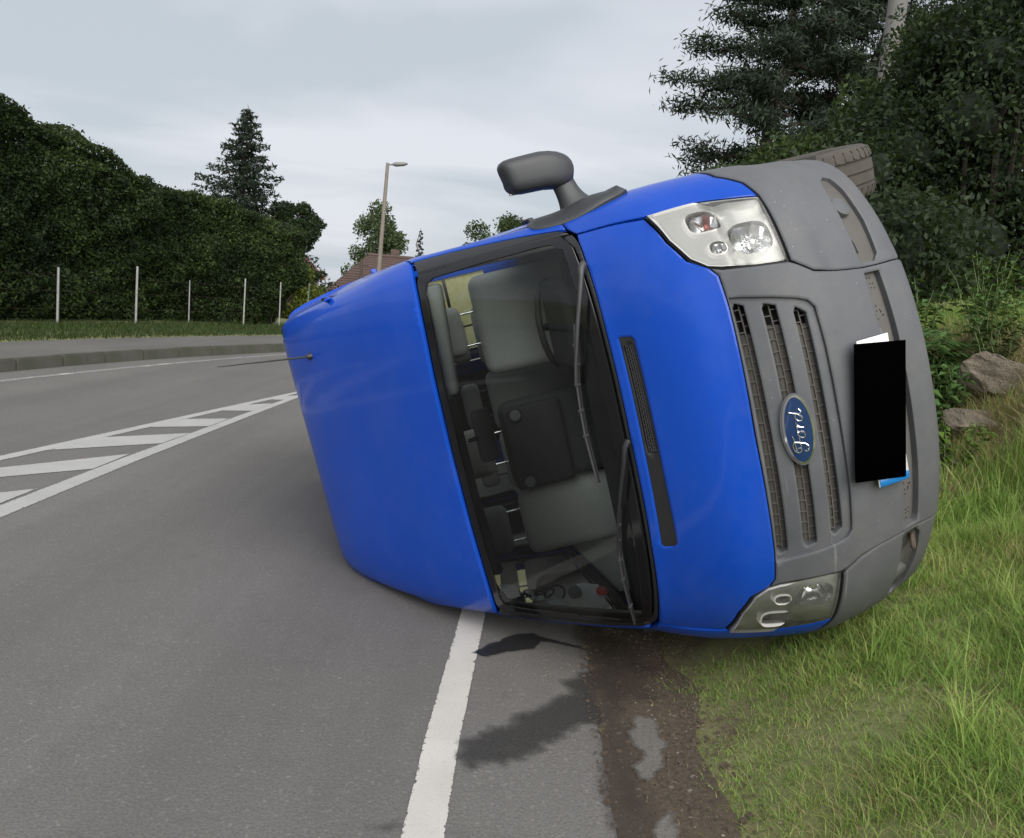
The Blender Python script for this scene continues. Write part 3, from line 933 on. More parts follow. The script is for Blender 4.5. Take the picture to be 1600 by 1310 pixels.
both('pillar_trim', [(0.689, 1.834), (0.85, 1.830), (0.835, 1.677), (0.795, 1.498), (0.739, 1.31), (0.704, 1.29), (0.706, 1.40), (0.701, 1.60)], 'black_plastic', off=-0.002, ring=0.012, rnd=0.010, step=0.03, th=0.03)
cowl_low = [(a, z + 0.003) for a, z in HR]
cowl_top = [(0.70, 1.282), (0.69, 1.316), (0.60, 1.297), (0.45, 1.300), (0.25, 1.303), (0.0, 1.305)]
skin_panel('cowl', sym([(0.0, 1.305), (0.25, 1.303), (0.45, 1.300), (0.60, 1.297), (0.69, 1.314)] + [(0.695, 1.284)] + cowl_low[::-1][1:]), 'black_plastic', off=-0.014, rnd=0.003, ring=0.005, step=0.02)

# --- bonnet with its air slot
HL = [(0.640, 1.068), (0.506, 1.044), (0.436, 1.008), (0.402, 0.955)]
bonnet_half = [(0.0, 1.288)] + [(a, z - 0.004) for a, z in HR[1:-1]] + [(0.664, 1.268), (0.652, 1.15), (0.636, 1.078), (0.506, 1.050), (0.432, 1.014), (0.398, 0.958), (0.371, 0.938), (0.29, 0.936), (0.218, 0.938), (0.10, 0.941), (0.0, 0.944)]
slot = [(0.255, 1.257), (0.262, 1.252), (0.257, 1.221), (0.248, 1.216), (0.10, 1.217), (-0.10, 1.216), (-0.245, 1.212), (-0.256, 1.217), (-0.262, 1.250), (-0.254, 1.257), (-0.10, 1.257), (0.10, 1.257)]
def bonnet_form(a, z):
    return 0.008 * np.tanh((0.46 - np.abs(a)) * 6) * np.clip((1.27 - z) * 8, 0, 1) * np.clip((z - 0.93) * 8, 0.2, 1)
bonnet = skin_panel('bonnet', sym(bonnet_half), 'blue', disp=bonnet_form, holes=[slot], step=0.04)
sl_in = [(a * 0.985, 1.236 + (z - 1.236) * 0.80) for a, z in slot]
lid = skin_panel('air_slot_frame', [(a * 1.02, 1.236 + (z - 1.236) * 1.1) for a, z in slot], 'black_plastic', bonnet, off=-0.004, holes=[[(0.235, 1.250), (0.240, 1.226), (-0.015, 1.224), (-0.015, 1.250)]], step=0.02, rnd=0.002, ring=0.004)
# mesh in the slot
V, F = [], []
def sbox(V, F, a0, a1, z0, z1, off, th, na=2):
    """a bar lying on the skin"""
    o = len(V)
    for s_ in range(na + 1):
        a = a0 + (a1 - a0) * s_ / na
        for z, d in ((z0, off), (z1, off), (z1, off - th), (z0, off - th)):
            aa, zz = np.array([a]), np.array([z])
            V.append((S(aa, zz) + SN(aa, zz) * d)[0])
    for s_ in range(na):
        b_ = o + s_ * 4
        for k in range(4):
            F.append((b_ + k, b_ + (k + 1) % 4, b_ + 4 + (k + 1) % 4, b_ + 4 + k))
    F.append((o, o + 3, o + 2, o + 1)); e = o + na * 4
    F.append((e, e + 1, e + 2, e + 3))
for k, z in enumerate((1.227, 1.233, 1.239, 1.245)):
    sbox(V, F, -0.014, 0.238, z - 0.0010, z + 0.0010, -0.006, 0.006, 8)
for k in range(4):
    z0 = 1.221 + k * 0.006 + (0 if k else 0.003)
    for q in range(22):
        a = -0.010 + (q + 0.5 * (k % 2)) * 0.0114
        if a < 0.236:
            sbox(V, F, a - 0.0011, a + 0.0011, z0, z0 + 0.006, -0.0065, 0.006, 1)
o = mesh('slot_mesh', V, F, 'wiper_grey', bonnet); o['kind'] = 'stuff'
skin_panel('slot_back', [(0.25, 1.253), (0.252, 1.222), (-0.252, 1.219), (-0.252, 1.254)], 'soft_black', bonnet, off=-0.028, step=0.05)

# --- wings (front fenders): arch round the front wheel
WHEELS = [(0.0, 0.345), (-2.93, 0.345)]
ARCH = 0.365
door_x = -0.24
arch_f = [side(x, z) for x, z in arc(-0.06, 0.345, ARCH, 70, 180, 12)]
wing = [(0.676, 1.268), (0.660, 1.15), (0.648, 1.072), (0.652, 0.90), (0.614, 0.726), (0.706, 0.742), (0.812, 0.797)]
wing += [side(0.24, 0.80), side(0.16, 0.72)] + arch_f[1:] + [side(-0.40, 0.30), side(door_x - 0.16, 0.30)][:1]
wing += [side(-0.43, 0.30), side(-0.43, 0.45), side(door_x, 0.80), side(door_x, 1.285), (0.735, 1.285)]
both('wing', wing, 'blue')

# --- headlamps
lamp = [(0.635, 1.065), (0.643, 0.90), (0.606, 0.730), (0.596, 0.726), (0.375, 0.7265), (0.380, 0.81), (0.392, 0.92), (0.402, 0.958), (0.434, 1.000), (0.510, 1.038)]
def bowl(name, c, axis, upv, ru, rv, depth, mat, parent, n=32, e=2.6, flute=0.0):
    c = Vector(c); ax = Vector(axis).normalized(); w = (Vector(upv) - ax * ax.dot(Vector(upv))).normalized(); u = w.cross(ax)
    V, F = [], []
    m_ = 9
    for i in range(m_ + 1):
        q = i / m_
        for k in range(n):
            t_ = 2 * math.pi * k / n
            ct, st = math.cos(t_), math.sin(t_)
            ee = 2 + (e - 2) * q
            s_ = 0.10 + 0.90 * q
            dd = depth * (1 - q * q) + flute * (k % 2) * q * (1 - q) * 4
            V.append(c - ax * dd + (u * math.copysign(abs(ct)**(2 / ee), ct) * ru + w * math.copysign(abs(st)**(2 / ee), st) * rv) * s_)
    for i in range(m_):
        for k in range(n):
            F.append((i * n + k, i * n + (k + 1) % n, (i + 1) * n + (k + 1) % n, (i + 1) * n + k))
    F.append(tuple(range(n)))
    return mesh(name, V, F, mat, parent, True, 60)
def sup_loop(a, z, ra, rz, e=2.6, n=32):
    out = []
    for k in range(n):
        t_ = 2 * math.pi * k / n
        ct, st = math.cos(t_), math.sin(t_)
        out.append((a + ra * math.copysign(abs(ct)**(2 / e), ct), z + rz * math.copysign(abs(st)**(2 / e), st)))
    return out
UNITS = [(0.470, 0.805, 0.066, 0.066, 0.055, 'bulb_glass', 3.0, 0.004), (0.545, 0.922, 0.044, 0.047, 0.045, 'bulb_red', 3.6, 0.0), (0.450, 0.910, 0.016, 0.024, 0.02, 'bulb_glass', 2.6, 0.0)]
for mir in (False, True):
    sg = -1 if mir else 1
    hl = skin_panel('headlamp', lamp, 'lens_glass', off=0.0, th=0.010, rnd=0.003, step=0.05, mirror=mir)
    skin_panel('lamp_gasket', [(0.643, 1.072), (0.651, 0.90), (0.612, 0.722), (0.600, 0.718), (0.368, 0.7195), (0.373, 0.81), (0.385, 0.92), (0.396, 0.962), (0.430, 1.006), (0.507, 1.044)],
               'soft_black', hl, off=-0.006, th=0.02, rnd=0.002, ring=0.004, holes=[lamp], step=0.03, mirror=mir)
    def bucket(a, z):
        # moulded shell: raised round the small lamp, stepped towards the big one
        return 0.016 * np.tanh((z - 0.868 - 0.2 * (np.abs(a) - 0.5)) * 60) - 0.012 * np.exp(-((z - 0.868) / 0.02)**2) + 0.010 * np.exp(-((np.abs(a) - 0.60) / 0.03)**2)
    skin_panel('lamp_housing', [(0.48 + (a - 0.48) * 0.985, 0.88 + (z - 0.88) * 0.985) for a, z in lamp], 'lamp_bezel', hl, off=-0.034, th=0.03, rnd=-0.026, ring=0.014, disp=bucket, step=0.02, bstep=0.02, mirror=mir,
               holes=[sup_loop(a, z, rz * 0.80, rz, e) for a, z, ru, rz, dp, b_, e, fl in UNITS])
    for (a, z, ru, rv, dp, bulb, e, fl) in UNITS:
        aa, zz = np.array([sg * a]), np.array([z])
        nn = Vector(SN(aa, zz)[0]); p = Vector(S(aa, zz)[0])
        ua = Vector((S(aa + 0.01, zz) - S(aa - 0.01, zz))[0]).normalized()
        wdt = (Vector(S(aa + rv * 0.8, zz)[0]) - Vector(S(aa - rv * 0.8, zz)[0])).length / 2
        off_ = -0.034 + float(bucket(aa, zz)[0])
        c = p + nn * (off_ - 0.001)
        bowl('lamp_reflector', c, nn, Vector((-0.3, 0, 1)), wdt * 1.01, rv * 1.02, dp, 'reflector', hl, 40, e, fl)
        tip = Vector((1, 0.05 * sg, 0)) * 0.5 + nn * 0.5
        tube('bulb', [c - nn * dp * 0.95, c - nn * dp * 0.75 + tip * dp * 0.1, c - nn * dp * 0.75 + tip * dp * 0.5, c - nn * dp * 0.75 + tip * dp * 0.58], [rv * 0.26, rv * 0.26, rv * 0.22, rv * 0.08], bulb, hl, 12)

# --- grille
def slotp(z0, z1, a1, skew=0.0):
    return [(a1 - 0.012, z1), (a1, z1 - 0.010), (a1 - 0.010 - skew, z0), (-(a1 - 0.010 - skew), z0), (-a1, z1 - 0.010), (-(a1 - 0.012), z1)]
slots = [slotp(0.896, 0.930, 0.293), slotp(0.803, 0.847, 0.279), slotp(0.714, 0.754, 0.256, 0.008)]
rec = sym([(0.0, 0.936), (0.305, 0.934), (0.302, 0.90), (0.285, 0.80), (0.271, 0.735), (0.262, 0.705), (0.244, 0.687), (0.15, 0.682), (0.0, 0.681)])
rec = [(a * 1.04, 0.80 + (z - 0.80) * 1.04 if z < 0.9 else z + 0.004) for a, z in rec]
gr = skin_panel('grille', rec, 'grey', off=-0.012, holes=slots, step=0.02, rnd=0.004, ring=0.007, bstep=0.012, th=0.045)
for k, (z0, z1, a1) in enumerate(((0.893, 0.932, 0.292), (0.800, 0.849, 0.278), (0.711, 0.756, 0.254))):
    V, F = [], []
    nr = 2
    hgt_ = (z1 - z0) / nr
    for q in range(nr + 1):
        z = z0 + q * hgt_
        sbox(V, F, -a1, a1, z - 0.0022, z + 0.0022, -0.040, 0.012, 10)
    st = 0.029
    for q in range(nr):
        m_ = int(a1 / st) + 1
        for j in range(-m_, m_ + 1):
            a = (j + 0.5 * (q % 2)) * st
            if abs(a) < a1:
                sbox(V, F, a - 0.0013, a + 0.0013, z0 + q * hgt_, z0 + (q + 1) * hgt_, -0.0405, 0.012, 1)
    o = mesh('grille_mesh', V, F, 'dirty', gr); o['kind'] = 'stuff'
skin_panel('radiator', [(0.31, 0.935), (0.29, 0.70), (-0.29, 0.70), (-0.31, 0.935)], 'underbody', off=-0.085, step=0.06)
# small panels behind the mesh that close most of the grille off
t = NT('grille_blank'); f = t.noise(9, 5, 0.7)
t.col(t.mix(f, (0.060, 0.056, 0.050), (0.115, 0.105, 0.092))); t.set(rough=0.9); M['grille_blank'] = t.m
for z0, z1, a1, a0 in ((0.893, 0.932, 0.292, 0.215), (0.800, 0.849, 0.278, 0.225), (0.711, 0.756, 0.254, 0.215)):
    skin_panel('grille_blank', [(a0, z1), (a0 - 0.004, z0), (-a1, z0), (-a1, z1)], 'grille_blank', gr, off=-0.047, step=0.05, th=0.006)

# emblem: oval badge with script lettering
ec = Vector(S(0.0, 0.815)) ; en = Vector(SN(np.array([0.0]), np.array([0.815]))[0])
eu = Vector((0, 1, 0)); ev = en.cross(eu).normalized()
if ev.z < 0: ev = -ev
EL, EH = 0.120, 0.049
def oval(name, s0, s1, h0, h1, mat, parent, dome=0.0):
    V, F = [], []
    n = 48
    prof = [(s0, h0), (s1, h1)] if not dome else [(s0 * q, h0 + dome * (1 - q * q)) for q in (1, 0.85, 0.65, 0.4, 0.15)]
    for s_, h in prof:
        for k in range(n):
            t_ = 2 * math.pi * k / n
            sx, sy = (EL * s_, EH * s_) if not isinstance(s_, tuple) else s_
            V.append(ec + eu * math.cos(t_) * (EL + (s_ - 1) * EH) + ev * math.sin(t_) * EH * s_ + en * h if not dome else
                     ec + eu * math.cos(t_) * (EL + (s0 - 1) * EH) * (s_ / s0) + ev * math.sin(t_) * EH * s_ + en * h)
    m_ = len(prof)
    for i in range(m_ - 1):
        for k in range(n):
            F.append((i * n + k, i * n + (k + 1) % n, (i + 1) * n + (k + 1) % n, (i + 1) * n + k))
    if dome:
        F.append(tuple((m_ - 1) * n + k for k in range(n)))
    return mesh(name, V, F, mat, parent, True, 60)
badge = oval('badge_pad', 1.22, 1.22, 0.0, 0.0, 'grey', van, dome=0.006)
badge.location = (0, 0, 0)
oval('badge_ring', 1.08, 1.08, 0.004, 0, 'chrome', badge, dome=0.008)
oval('badge_face', 0.93, 0.93, 0.0095, 0, 'emblem_blue', badge, dome=0.004)
def stroke(pts, r):
    P = np.array(pts, float)
    k = len(P); out = []
    f0, f1 = pchip(range(k), P[:, 0]), pchip(range(k), P[:, 1])
    for q in np.linspace(0, k - 1, k * 5):
        x, y = float(f0(q)), float(f1(q))
        # letters: x to the reader's right = van's right seen from the front = -Y... the reader faces the van
        h = 0.0128 + 0.004 * (1 - (x / 0.12)**2) - 0.003
        out.append(ec + eu * x + ev * y + en * h)
    return (out, r)
# seen from the front the van's left is on the reader's right
letters = [
    [(-0.036, 0.020), (-0.052, 0.028), (-0.072, 0.024), (-0.080, 0.012), (-0.074, 0.002), (-0.064, 0.004), (-0.064, 0.012)],
    [(-0.070, 0.016), (-0.050, 0.020), (-0.030, 0.022), (-0.018, 0.026)],
    [(-0.040, 0.021), (-0.044, 0.004), (-0.050, -0.014), (-0.062, -0.024), (-0.076, -0.020), (-0.078, -0.010), (-0.070, -0.006)],
    [(-0.058, 0.000), (-0.040, 0.003), (-0.026, 0.002)],
    [(-0.010, 0.006), (-0.022, 0.002), (-0.028, -0.010), (-0.022, -0.018), (-0.010, -0.016), (-0.004, -0.006), (-0.008, 0.005), (0.004, 0.004), (0.014, 0.006)],
    [(0.014, 0.007), (0.012, -0.004), (0.008, -0.017)],
    [(0.012, -0.004), (0.022, 0.005), (0.030, 0.006)],
    [(0.056, 0.004), (0.044, 0.005), (0.034, -0.004), (0.034, -0.015), (0.044, -0.018), (0.054, -0.008), (0.062, 0.010), (0.068, 0.026), (0.062, 0.008), (0.058, -0.010), (0.064, -0.017), (0.076, -0.010)],
]
tubes('badge_lettering', [stroke(l, 0.0026) for l in letters], 'chrome', badge, 6)

# --- bumper: middle and two corner mouldings
seam = [(0.371, 0.7195), (0.358, 0.700), (0.332, 0.654), (0.316, 0.547), (0.305, 0.462), (0.298, 0.345), (0.290, 0.215)]
mid_half = [(0.0, 0.9395), (0.10, 0.9375), (0.218, 0.9345), (0.29, 0.9325), (0.371, 0.9345), (0.394, 0.950), (0.384, 0.92), (0.374, 0.82), (0.367, 0.724)] + [(a - 0.0018, z) for a, z in seam[1:]] + [(0.0, 0.212)]
rec_hole = [(a * 1.008, z) for a, z in rec if True]
rec_hole = sym([(0.0, 0.930), (0.309, 0.9285), (0.305, 0.90), (0.288, 0.80), (0.274, 0.733), (0.264, 0.702), (0.246, 0.684), (0.15, 0.679), (0.0, 0.678)])
low_hole = sym([(0.0, 0.452), (0.150, 0.452), (0.16, 0.464), (0.290, 0.462), (0.286, 0.392), (0.15, 0.386), (0.0, 0.384)])
def lip(a, z):
    return 0.014 * np.exp(-((z - 0.31) / 0.05)**2) + 0.004 * np.tanh((z - 0.63) * 30)
bump = skin_panel('bumper_middle', sym(mid_half), 'grey', disp=lip, holes=[rec_hole, low_hole], th=0.035, step=0.035)
corner = [(0.371, 0.7165), (0.596, 0.7185), (0.612, 0.7185), (0.706, 0.7355), (0.812, 0.790), side(0.245, 0.792), side(0.165, 0.712)]
corner += [side(x, z) for x, z in arc(-0.06, 0.345, ARCH, 66, -4, 8)][0:] + [side(0.33, 0.235), (0.80, 0.225), (0.6, 0.214), (0.293, 0.215)] + [(a + 0.0018, z) for a, z in seam[::-1][1:-1]]
# outline of the corner from the front: start at seam top, go outwards
crec = [(0.318, 0.458), (0.43, 0.458), (0.56, 0.457), (0.625, 0.448), (0.655, 0.420), (0.640, 0.385), (0.56, 0.366), (0.43, 0.358), (0.330, 0.366), (0.312, 0.392)]
def crease(a, z):
    return lip(a, z) + 0.005 * np.tanh((z - 0.602 + 0.05 * (np.abs(a) - 0.4)) * 60) * np.exp(-((np.abs(a) - 0.42) / 0.16)**4)
for mir in (False, True):
    cb = skin_panel('bumper_corner', corner, 'grey', disp=crease, holes=[crec], th=0.035, step=0.04, mirror=mir)
    skin_panel('fog_recess', [(a * 1.0, 0.41 + (z - 0.41) * 1.05) for a, z in crec], 'dirty', cb, off=-0.040, th=0.01, rnd=-0.02, ring=0.02, step=0.03, mirror=mir)
    sg = -1 if mir else 1
    p = Vector(S(sg * 0.50, 0.412)); nn = Vector(SN(np.array([sg * 0.50]), np.array([0.412]))[0])
    tube('fog_blank', [p - nn * 0.045, p - nn * 0.022, p - nn * 0.018], [0.040, 0.040, 0.034], 'grey', cb, 20)
    skin_panel('fog_slot', [(0.345, 0.446), (0.405, 0.450), (0.385, 0.425), (0.350, 0.420)], 'soft_black', cb, off=-0.032, th=0.01, step=0.03, mirror=mir)
pb = skin_panel('lower_grille', sym([(0.0, 0.468), (0.295, 0.472), (0.292, 0.382), (0.0, 0.376)]), 'dirty', bump, off=-0.030, th=0.01, step=0.04)
V, F = [], []
for q in range(26):
    a = 0.165 + 0.115 * random.random(); z = 0.405 + 0.048 * random.random()
    for sg in (-1, 1):
        sbox(V, F, sg * a - 0.0016, sg * a + 0.0016, z - 0.0016, z + 0.0016, -0.0285, 0.003, 1)
o = mesh('drain_holes', V, F, 'soft_black', bump); o['kind'] = 'stuff'
p = Vector(S(-0.355, 0.40)); nn = Vector(SN(np.array([-0.355]), np.array([0.40]))[0])
V = []
tube('towing_eye', [p - nn * 0.03 + Vector((0, 0.022 * math.cos(t_), 0.022 * math.sin(t_))) + nn * (0.02 + 0.02 * math.sin(t_)) for t_ in np.linspace(0, 2 * math.pi, 17)], 0.008, 'rusty_steel', van, 8)

# number plate, blanked out in black, with its bright ends showing
pc = (Vector(S(0.152, 0.518)) + Vector(S(-0.152, 0.518))) / 2 + Vector((0.030, 0, 0.010))
rbox('number_plate', pc, (0.006, 0.524, 0.128), 'plate_white', van, 0.002, (0, R(4), 0), 1)
npl = van.children[-1] if False else bpy.data.objects['number_plate']
rbox('plate_end', pc + Vector((0.004, -0.2465, 0.0)), (0.004, 0.029, 0.122), 'plate_blue', npl, 0.001, (0, R(4), 0), 1)
rbox('plate_cover', pc + Vector((0.010, 0.004, 0.018)), (0.006, 0.478, 0.206), 'plate_cover', npl, 0.001, (R(-9.8), R(4), 0), 1)

# dark liner just under the front skin so no daylight shows through the panel gaps
liner = sym([(0.0, 1.27), (0.45, 1.268), (0.68, 1.25), (0.68, 1.08), (0.66, 0.9), (0.70, 0.76), (0.80, 0.40), (0.70, 0.24), (0.0, 0.24)])
skin_panel('inner_liner', liner, 'soft_black', off=-0.105, step=0.08, bstep=0.08)

# --- sides: doors and load bay with openings
def side_poly(pts):
    return [side(x, z) for x, z in pts]
BX = -1.42     # rear edge of the cab door
door = side_poly([(door_x - 0.006, 1.285), (door_x - 0.006, 0.80), (-0.436, 0.45), (-0.436, 0.31), (BX, 0.31), (BX, 1.838)]) + [(0.86, 1.834), (0.842, 1.68), (0.802, 1.50), (0.746, 1.315), (0.735, 1.29)]
win = side_poly([(BX + 0.08, 1.76)]) + [(0.92, 1.76), (0.89, 1.62), (0.87, 1.46), (0.87, 1.35)] + side_poly([(-0.28, 1.31), (BX + 0.08, 1.29)])
bay = side_poly([(BX - 0.006, 1.838), (BX - 0.006, 0.31), (-2.45, 0.31)] + arc(-2.93, 0.345, ARCH + 0.02, 175, 5, 12)[::1][0:0] + [(-2.93 + 0.42 * math.cos(R(q)), 0.345 + 0.42 * math.sin(R(q))) for q in range(0, 181, 15)] + [(-3.40, 0.31), (REAR + 0.02, 0.31), (REAR + 0.02, 1.838)])
bwin = side_poly([(BX - 0.12, 1.72), (BX - 0.12, 1.26), (BX - 1.20, 1.26), (BX - 1.20, 1.72)])
for mir in (False, True):
    sg = -1 if mir else 1
    dr = skin_panel('cab_door', door, 'blue', holes=[win], step=0.07, mirror=mir)
    skin_panel('door_window', [(a, z) for a, z in win], 'window_glass', dr, off=-0.012, th=0.004, rnd=0, step=0.1, mirror=mir)
    skin_panel('door_card', [(a, min(z, 1.27)) for a, z in door if True][:5] + side_poly([(BX, 1.27)]) + side_poly([(-0.25, 1.27)]), 'lining', dr, off=-0.06, th=0.01, step=0.1, mirror=mir)
    skin_panel('frame_lining', [(a, z) for a, z in side_poly([(-0.30, 1.275), (BX + 0.005, 1.275), (BX + 0.005, 1.83)]) + [(0.868, 1.826), (0.85, 1.68), (0.812, 1.50), (0.80, 1.30)]], 'soft_black', dr, off=-0.035, th=0.006, holes=[[(a, z) for a, z in win]], step=0.08, mirror=mir)
    p = Vector(S(sg * side(BX + 0.14, 1.05)[0], 1.05)); 
    rbox('door_handle', p + Vector((0, sg * 0.014, 0)), (0.16, 0.03, 0.035), 'black_plastic', dr, 0.01)
    by = skin_panel('load_side', bay, 'blue', holes=[bwin], step=0.09, bstep=0.06, mirror=mir)
    skin_panel('load_window', bwin, 'window_glass', by, off=-0.012, th=0.004, rnd=0, step=0.15, mirror=mir)
    skin_panel('load_lining', side_poly([(BX - 0.02, 1.83), (BX - 0.02, 0.5), (REAR + 0.05, 0.5), (REAR + 0.05, 1.83)]), 'lining', by, off=-0.05, th=0.01, holes=[bwin], step=0.12, bstep=0.08, mirror=mir)
    # rubbing strip
    V, F = [], []
    sbox(V, F, *(sg * np.array([side(-0.30, 0.72)[0], side(BX, 0.72)[0]])), 0.69, 0.75, 0.014, 0.02, 6)
    mesh('side_strip', V, F, 'grey', dr)

# rear end: two doors with a pane each
def rear_half(sg, name):
    zs = [0.33, 0.6, 0.9, 1.2, 1.5, 1.8, 2.0, 2.2, 2.36, 2.46, 2.51]
    outer = [(0.006, 0.33), (0.006, 2.55)] + [(float(TF[1](z)) - 0.006, z) for z in zs[::-1]]
    hole = [(0.10, 0.86), (0.10, 1.62), (0.72, 1.62), (0.72, 0.86)]
    o_ = resample(outer, 0.08); h_ = resample(hole, 0.08)
    P, T = triangulate(o_, [h_], np.zeros((0, 2)))
    V = [(REAR, sg * p[0], p[1]) for p in P] + [(REAR + 0.03, sg * p[0], p[1]) for p in P]
    n = len(P)
    F = [tuple(t_) for t_ in T] + [tuple(q + n for q in t_) for t_ in T]
    d = mesh(name, V, F, 'blue', van)
    rbox('pane', (REAR + 0.012, sg * 0.41, 1.24), (0.006, 0.63, 0.77), 'foil_translucent' if sg > 0 else 'soft_black', d, 0.001, seg=1)
    rbox('pane_bar', (REAR + 0.034, sg * 0.41, 1.21), (0.02, 0.62, 0.025), 'black_plastic', d, 0.004, seg=1)
    rbox('tail_lamp', (REAR - 0.012, sg * 0.86, 1.12), (0.03, 0.10, 0.42), 'red_plastic', d, 0.01)
    rbox('hinge', (REAR - 0.01, sg * 0.90, 1.75), (0.03, 0.06, 0.05), 'blue', d, 0.008)
    return d
rear_half(1, 'rear_door'); rear_half(-1, 'rear_door')
rbox('rear_bumper', (REAR - 0.05, 0, 0.44), (0.14, 1.86, 0.20), 'grey', van, 0.04)

# --- underside and running gear
rbox('floor_pan', (-1.88, 0, 0.40), (3.96, 1.66, 0.10), 'underbody', van, 0.03)
for sg in (-1, 1):
    rbox('chassis_rail', (-1.6, sg * 0.48, 0.32), (4.3, 0.08, 0.12), 'underbody', van, 0.01)
rbox('engine', (0.25, 0.05, 0.62), (0.62, 0.72, 0.55), 'underbody', van, 0.06)
rbox('fuel_tank', (-1.5, 0.15, 0.30), (0.9, 0.55, 0.18), 'soft_black', van, 0.05)
tube('exhaust', [(-0.3, -0.25, 0.30), (-1.2, -0.3, 0.28), (-1.6, -0.32, 0.27), (-2.4, -0.32, 0.27), (-2.9, -0.4, 0.38), (-3.85, -0.55, 0.30)], [0.03, 0.03, 0.08, 0.08, 0.03, 0.03], 'rusty_steel', van, 12)
tube('rear_axle', [(-2.93, -0.80, 0.345), (-2.93, -0.1, 0.345), (-2.93, 0.0, 0.345), (-2.93, 0.1, 0.345), (-2.93, 0.80, 0.345)], [0.05, 0.05, 0.13, 0.05, 0.05], 'rusty_steel', van, 12)
tube('front_subframe', [(0.0, -0.78, 0.30), (0.0, -0.3, 0.27), (0.0, 0.3, 0.27), (0.0, 0.78, 0.30)], 0.04, 'rusty_steel', van, 8)
def lathe(name, prof, mat, parent, n=36):
    V, F = [], []
    for y, r in prof:
        for k in range(n):
            t_ = 2 * math.pi * k / n
            V.append((r * math.cos(t_), y, r * math.sin(t_)))
    m_ = len(prof)
    for i in range(m_ - 1):
        for k in range(n):
            F.append((i * n + k, (i + 1) * n + k, (i + 1) * n + (k + 1) % n, i * n + (k + 1) % n))
    return mesh(name, V, F, mat, parent, True, 35)
TR = 0.335
tyre_prof = [(-0.085, 0.20), (-0.105, 0.23), (-0.112, 0.27), (-0.108, 0.305), (-0.095, 0.324), (-0.080, 0.333), (-0.055, 0.335), (-0.052, 0.327), (-0.046, 0.327), (-0.043, 0.336), (-0.004, 0.337), (-0.003, 0.328), (0.003, 0.328), (0.004, 0.337), (0.043, 0.336), (0.046, 0.327), (0.052, 0.327), (0.055, 0.335), (0.080, 0.333), (0.095, 0.324), (0.108, 0.305), (0.112, 0.27), (0.105, 0.23), (0.085, 0.20)]
for (x, y, steer, camb) in ((-0.02, 0.815, R(-3), R(2)), (0.0, -0.86, R(-4), 0), (-2.93, 0.87, 0, 0), (-2.93, -0.87, 0, 0)):
    sg = 1 if y > 0 else -1
    w = lathe('wheel', tyre_prof, 'rubber', van)
    w.location = (x, y, 0.155 if (x > -1 and y > 0) else 0.345); w.rotation_euler = (camb, 0, steer)
    rim = lathe('rim', [(sg * -0.08, 0.205), (sg * 0.02, 0.19), (sg * 0.05, 0.20), (sg * 0.085, 0.205), (sg * 0.06, 0.17), (sg * 0.03, 0.13), (sg * 0.05, 0.08), (sg * 0.07, 0.06), (sg * 0.075, 0.001)], 'steel', w)
    V, F = [], []
    nb2 = 44
    for k in range(nb2):
        a = 2 * math.pi * k / nb2
        for s_ in (-1, 1):
            o = len(V)
            a2 = a + (0.07 if s_ > 0 else 0)
            for (yy_, rr, da) in ((0.060, 0.3335, -0.03), (0.098, 0.322, -0.03), (0.098, 0.322, 0.03), (0.060, 0.3335, 0.03)):
                for q in (0.0, 0.006):
                    V.append(((rr + q) * math.cos(a2 + da), s_ * yy_, (rr + q) * math.sin(a2 + da)))
            F += [(o + 1, o + 3, o + 5, o + 7), (o, o + 2, o + 3, o + 1), (o + 2, o + 4, o + 5, o + 3), (o + 4, o + 6, o + 7, o + 5), (o + 6, o, o + 1, o + 7)]
    tb = mesh('tread_blocks', V, F, 'rubber', w); tb['kind'] = 'stuff'
# wheel wells
for (x, y) in ((0.0, 0.74), (0.0, -0.74), (-2.93, 0.74), (-2.93, -0.74)):
    V, F = [], []
    prof = [(-0.22, 0.36), (-0.22, 0.41), (0.17, 0.41)]
    n = 20
    for yy_, r in prof:
        for k in range(n + 1):
            t_ = math.pi * (k / n) * 1.1 - 0.05 * math.pi
            V.append((x + r * math.cos(t_), y + (yy_ if y > 0 else -yy_), 0.345 + r * math.sin(t_)))
    for i in range(2):
        for k in range(n):
            F.append((i * (n + 1) + k, (i + 1) * (n + 1) + k, (i + 1) * (n + 1) + k + 1, i * (n + 1) + k + 1))
    mesh('wheel_well', V, F, 'underbody', van, True)

# --- door mirrors

def loft(name, secs, mat, parent, n=20, sharp=None):
    """sections: (centre, axis u half, axis v half, exponent)"""
    V, F = [], []
    for c, u, v, e in secs:
        c, u, v = Vector(c), Vector(u), Vector(v)
        for k in range(n):
            t_ = 2 * math.pi * k / n
            ct, st = math.cos(t_), math.sin(t_)
            V.append(c + u * math.copysign(abs(ct)**(2 / e), ct) + v * math.copysign(abs(st)**(2 / e), st))
    m_ = len(secs)
    for i in range(m_ - 1):
        for k in range(n):
            F.append((i * n + k, i * n + (k + 1) % n, (i + 1) * n + (k + 1) % n, (i + 1) * n + k))
    F.append(tuple(range(n))[::-1]); F.append(tuple((m_ - 1) * n + k for k in range(n)))
    return mesh(name, V, F, mat, parent, True, sharp or 50)

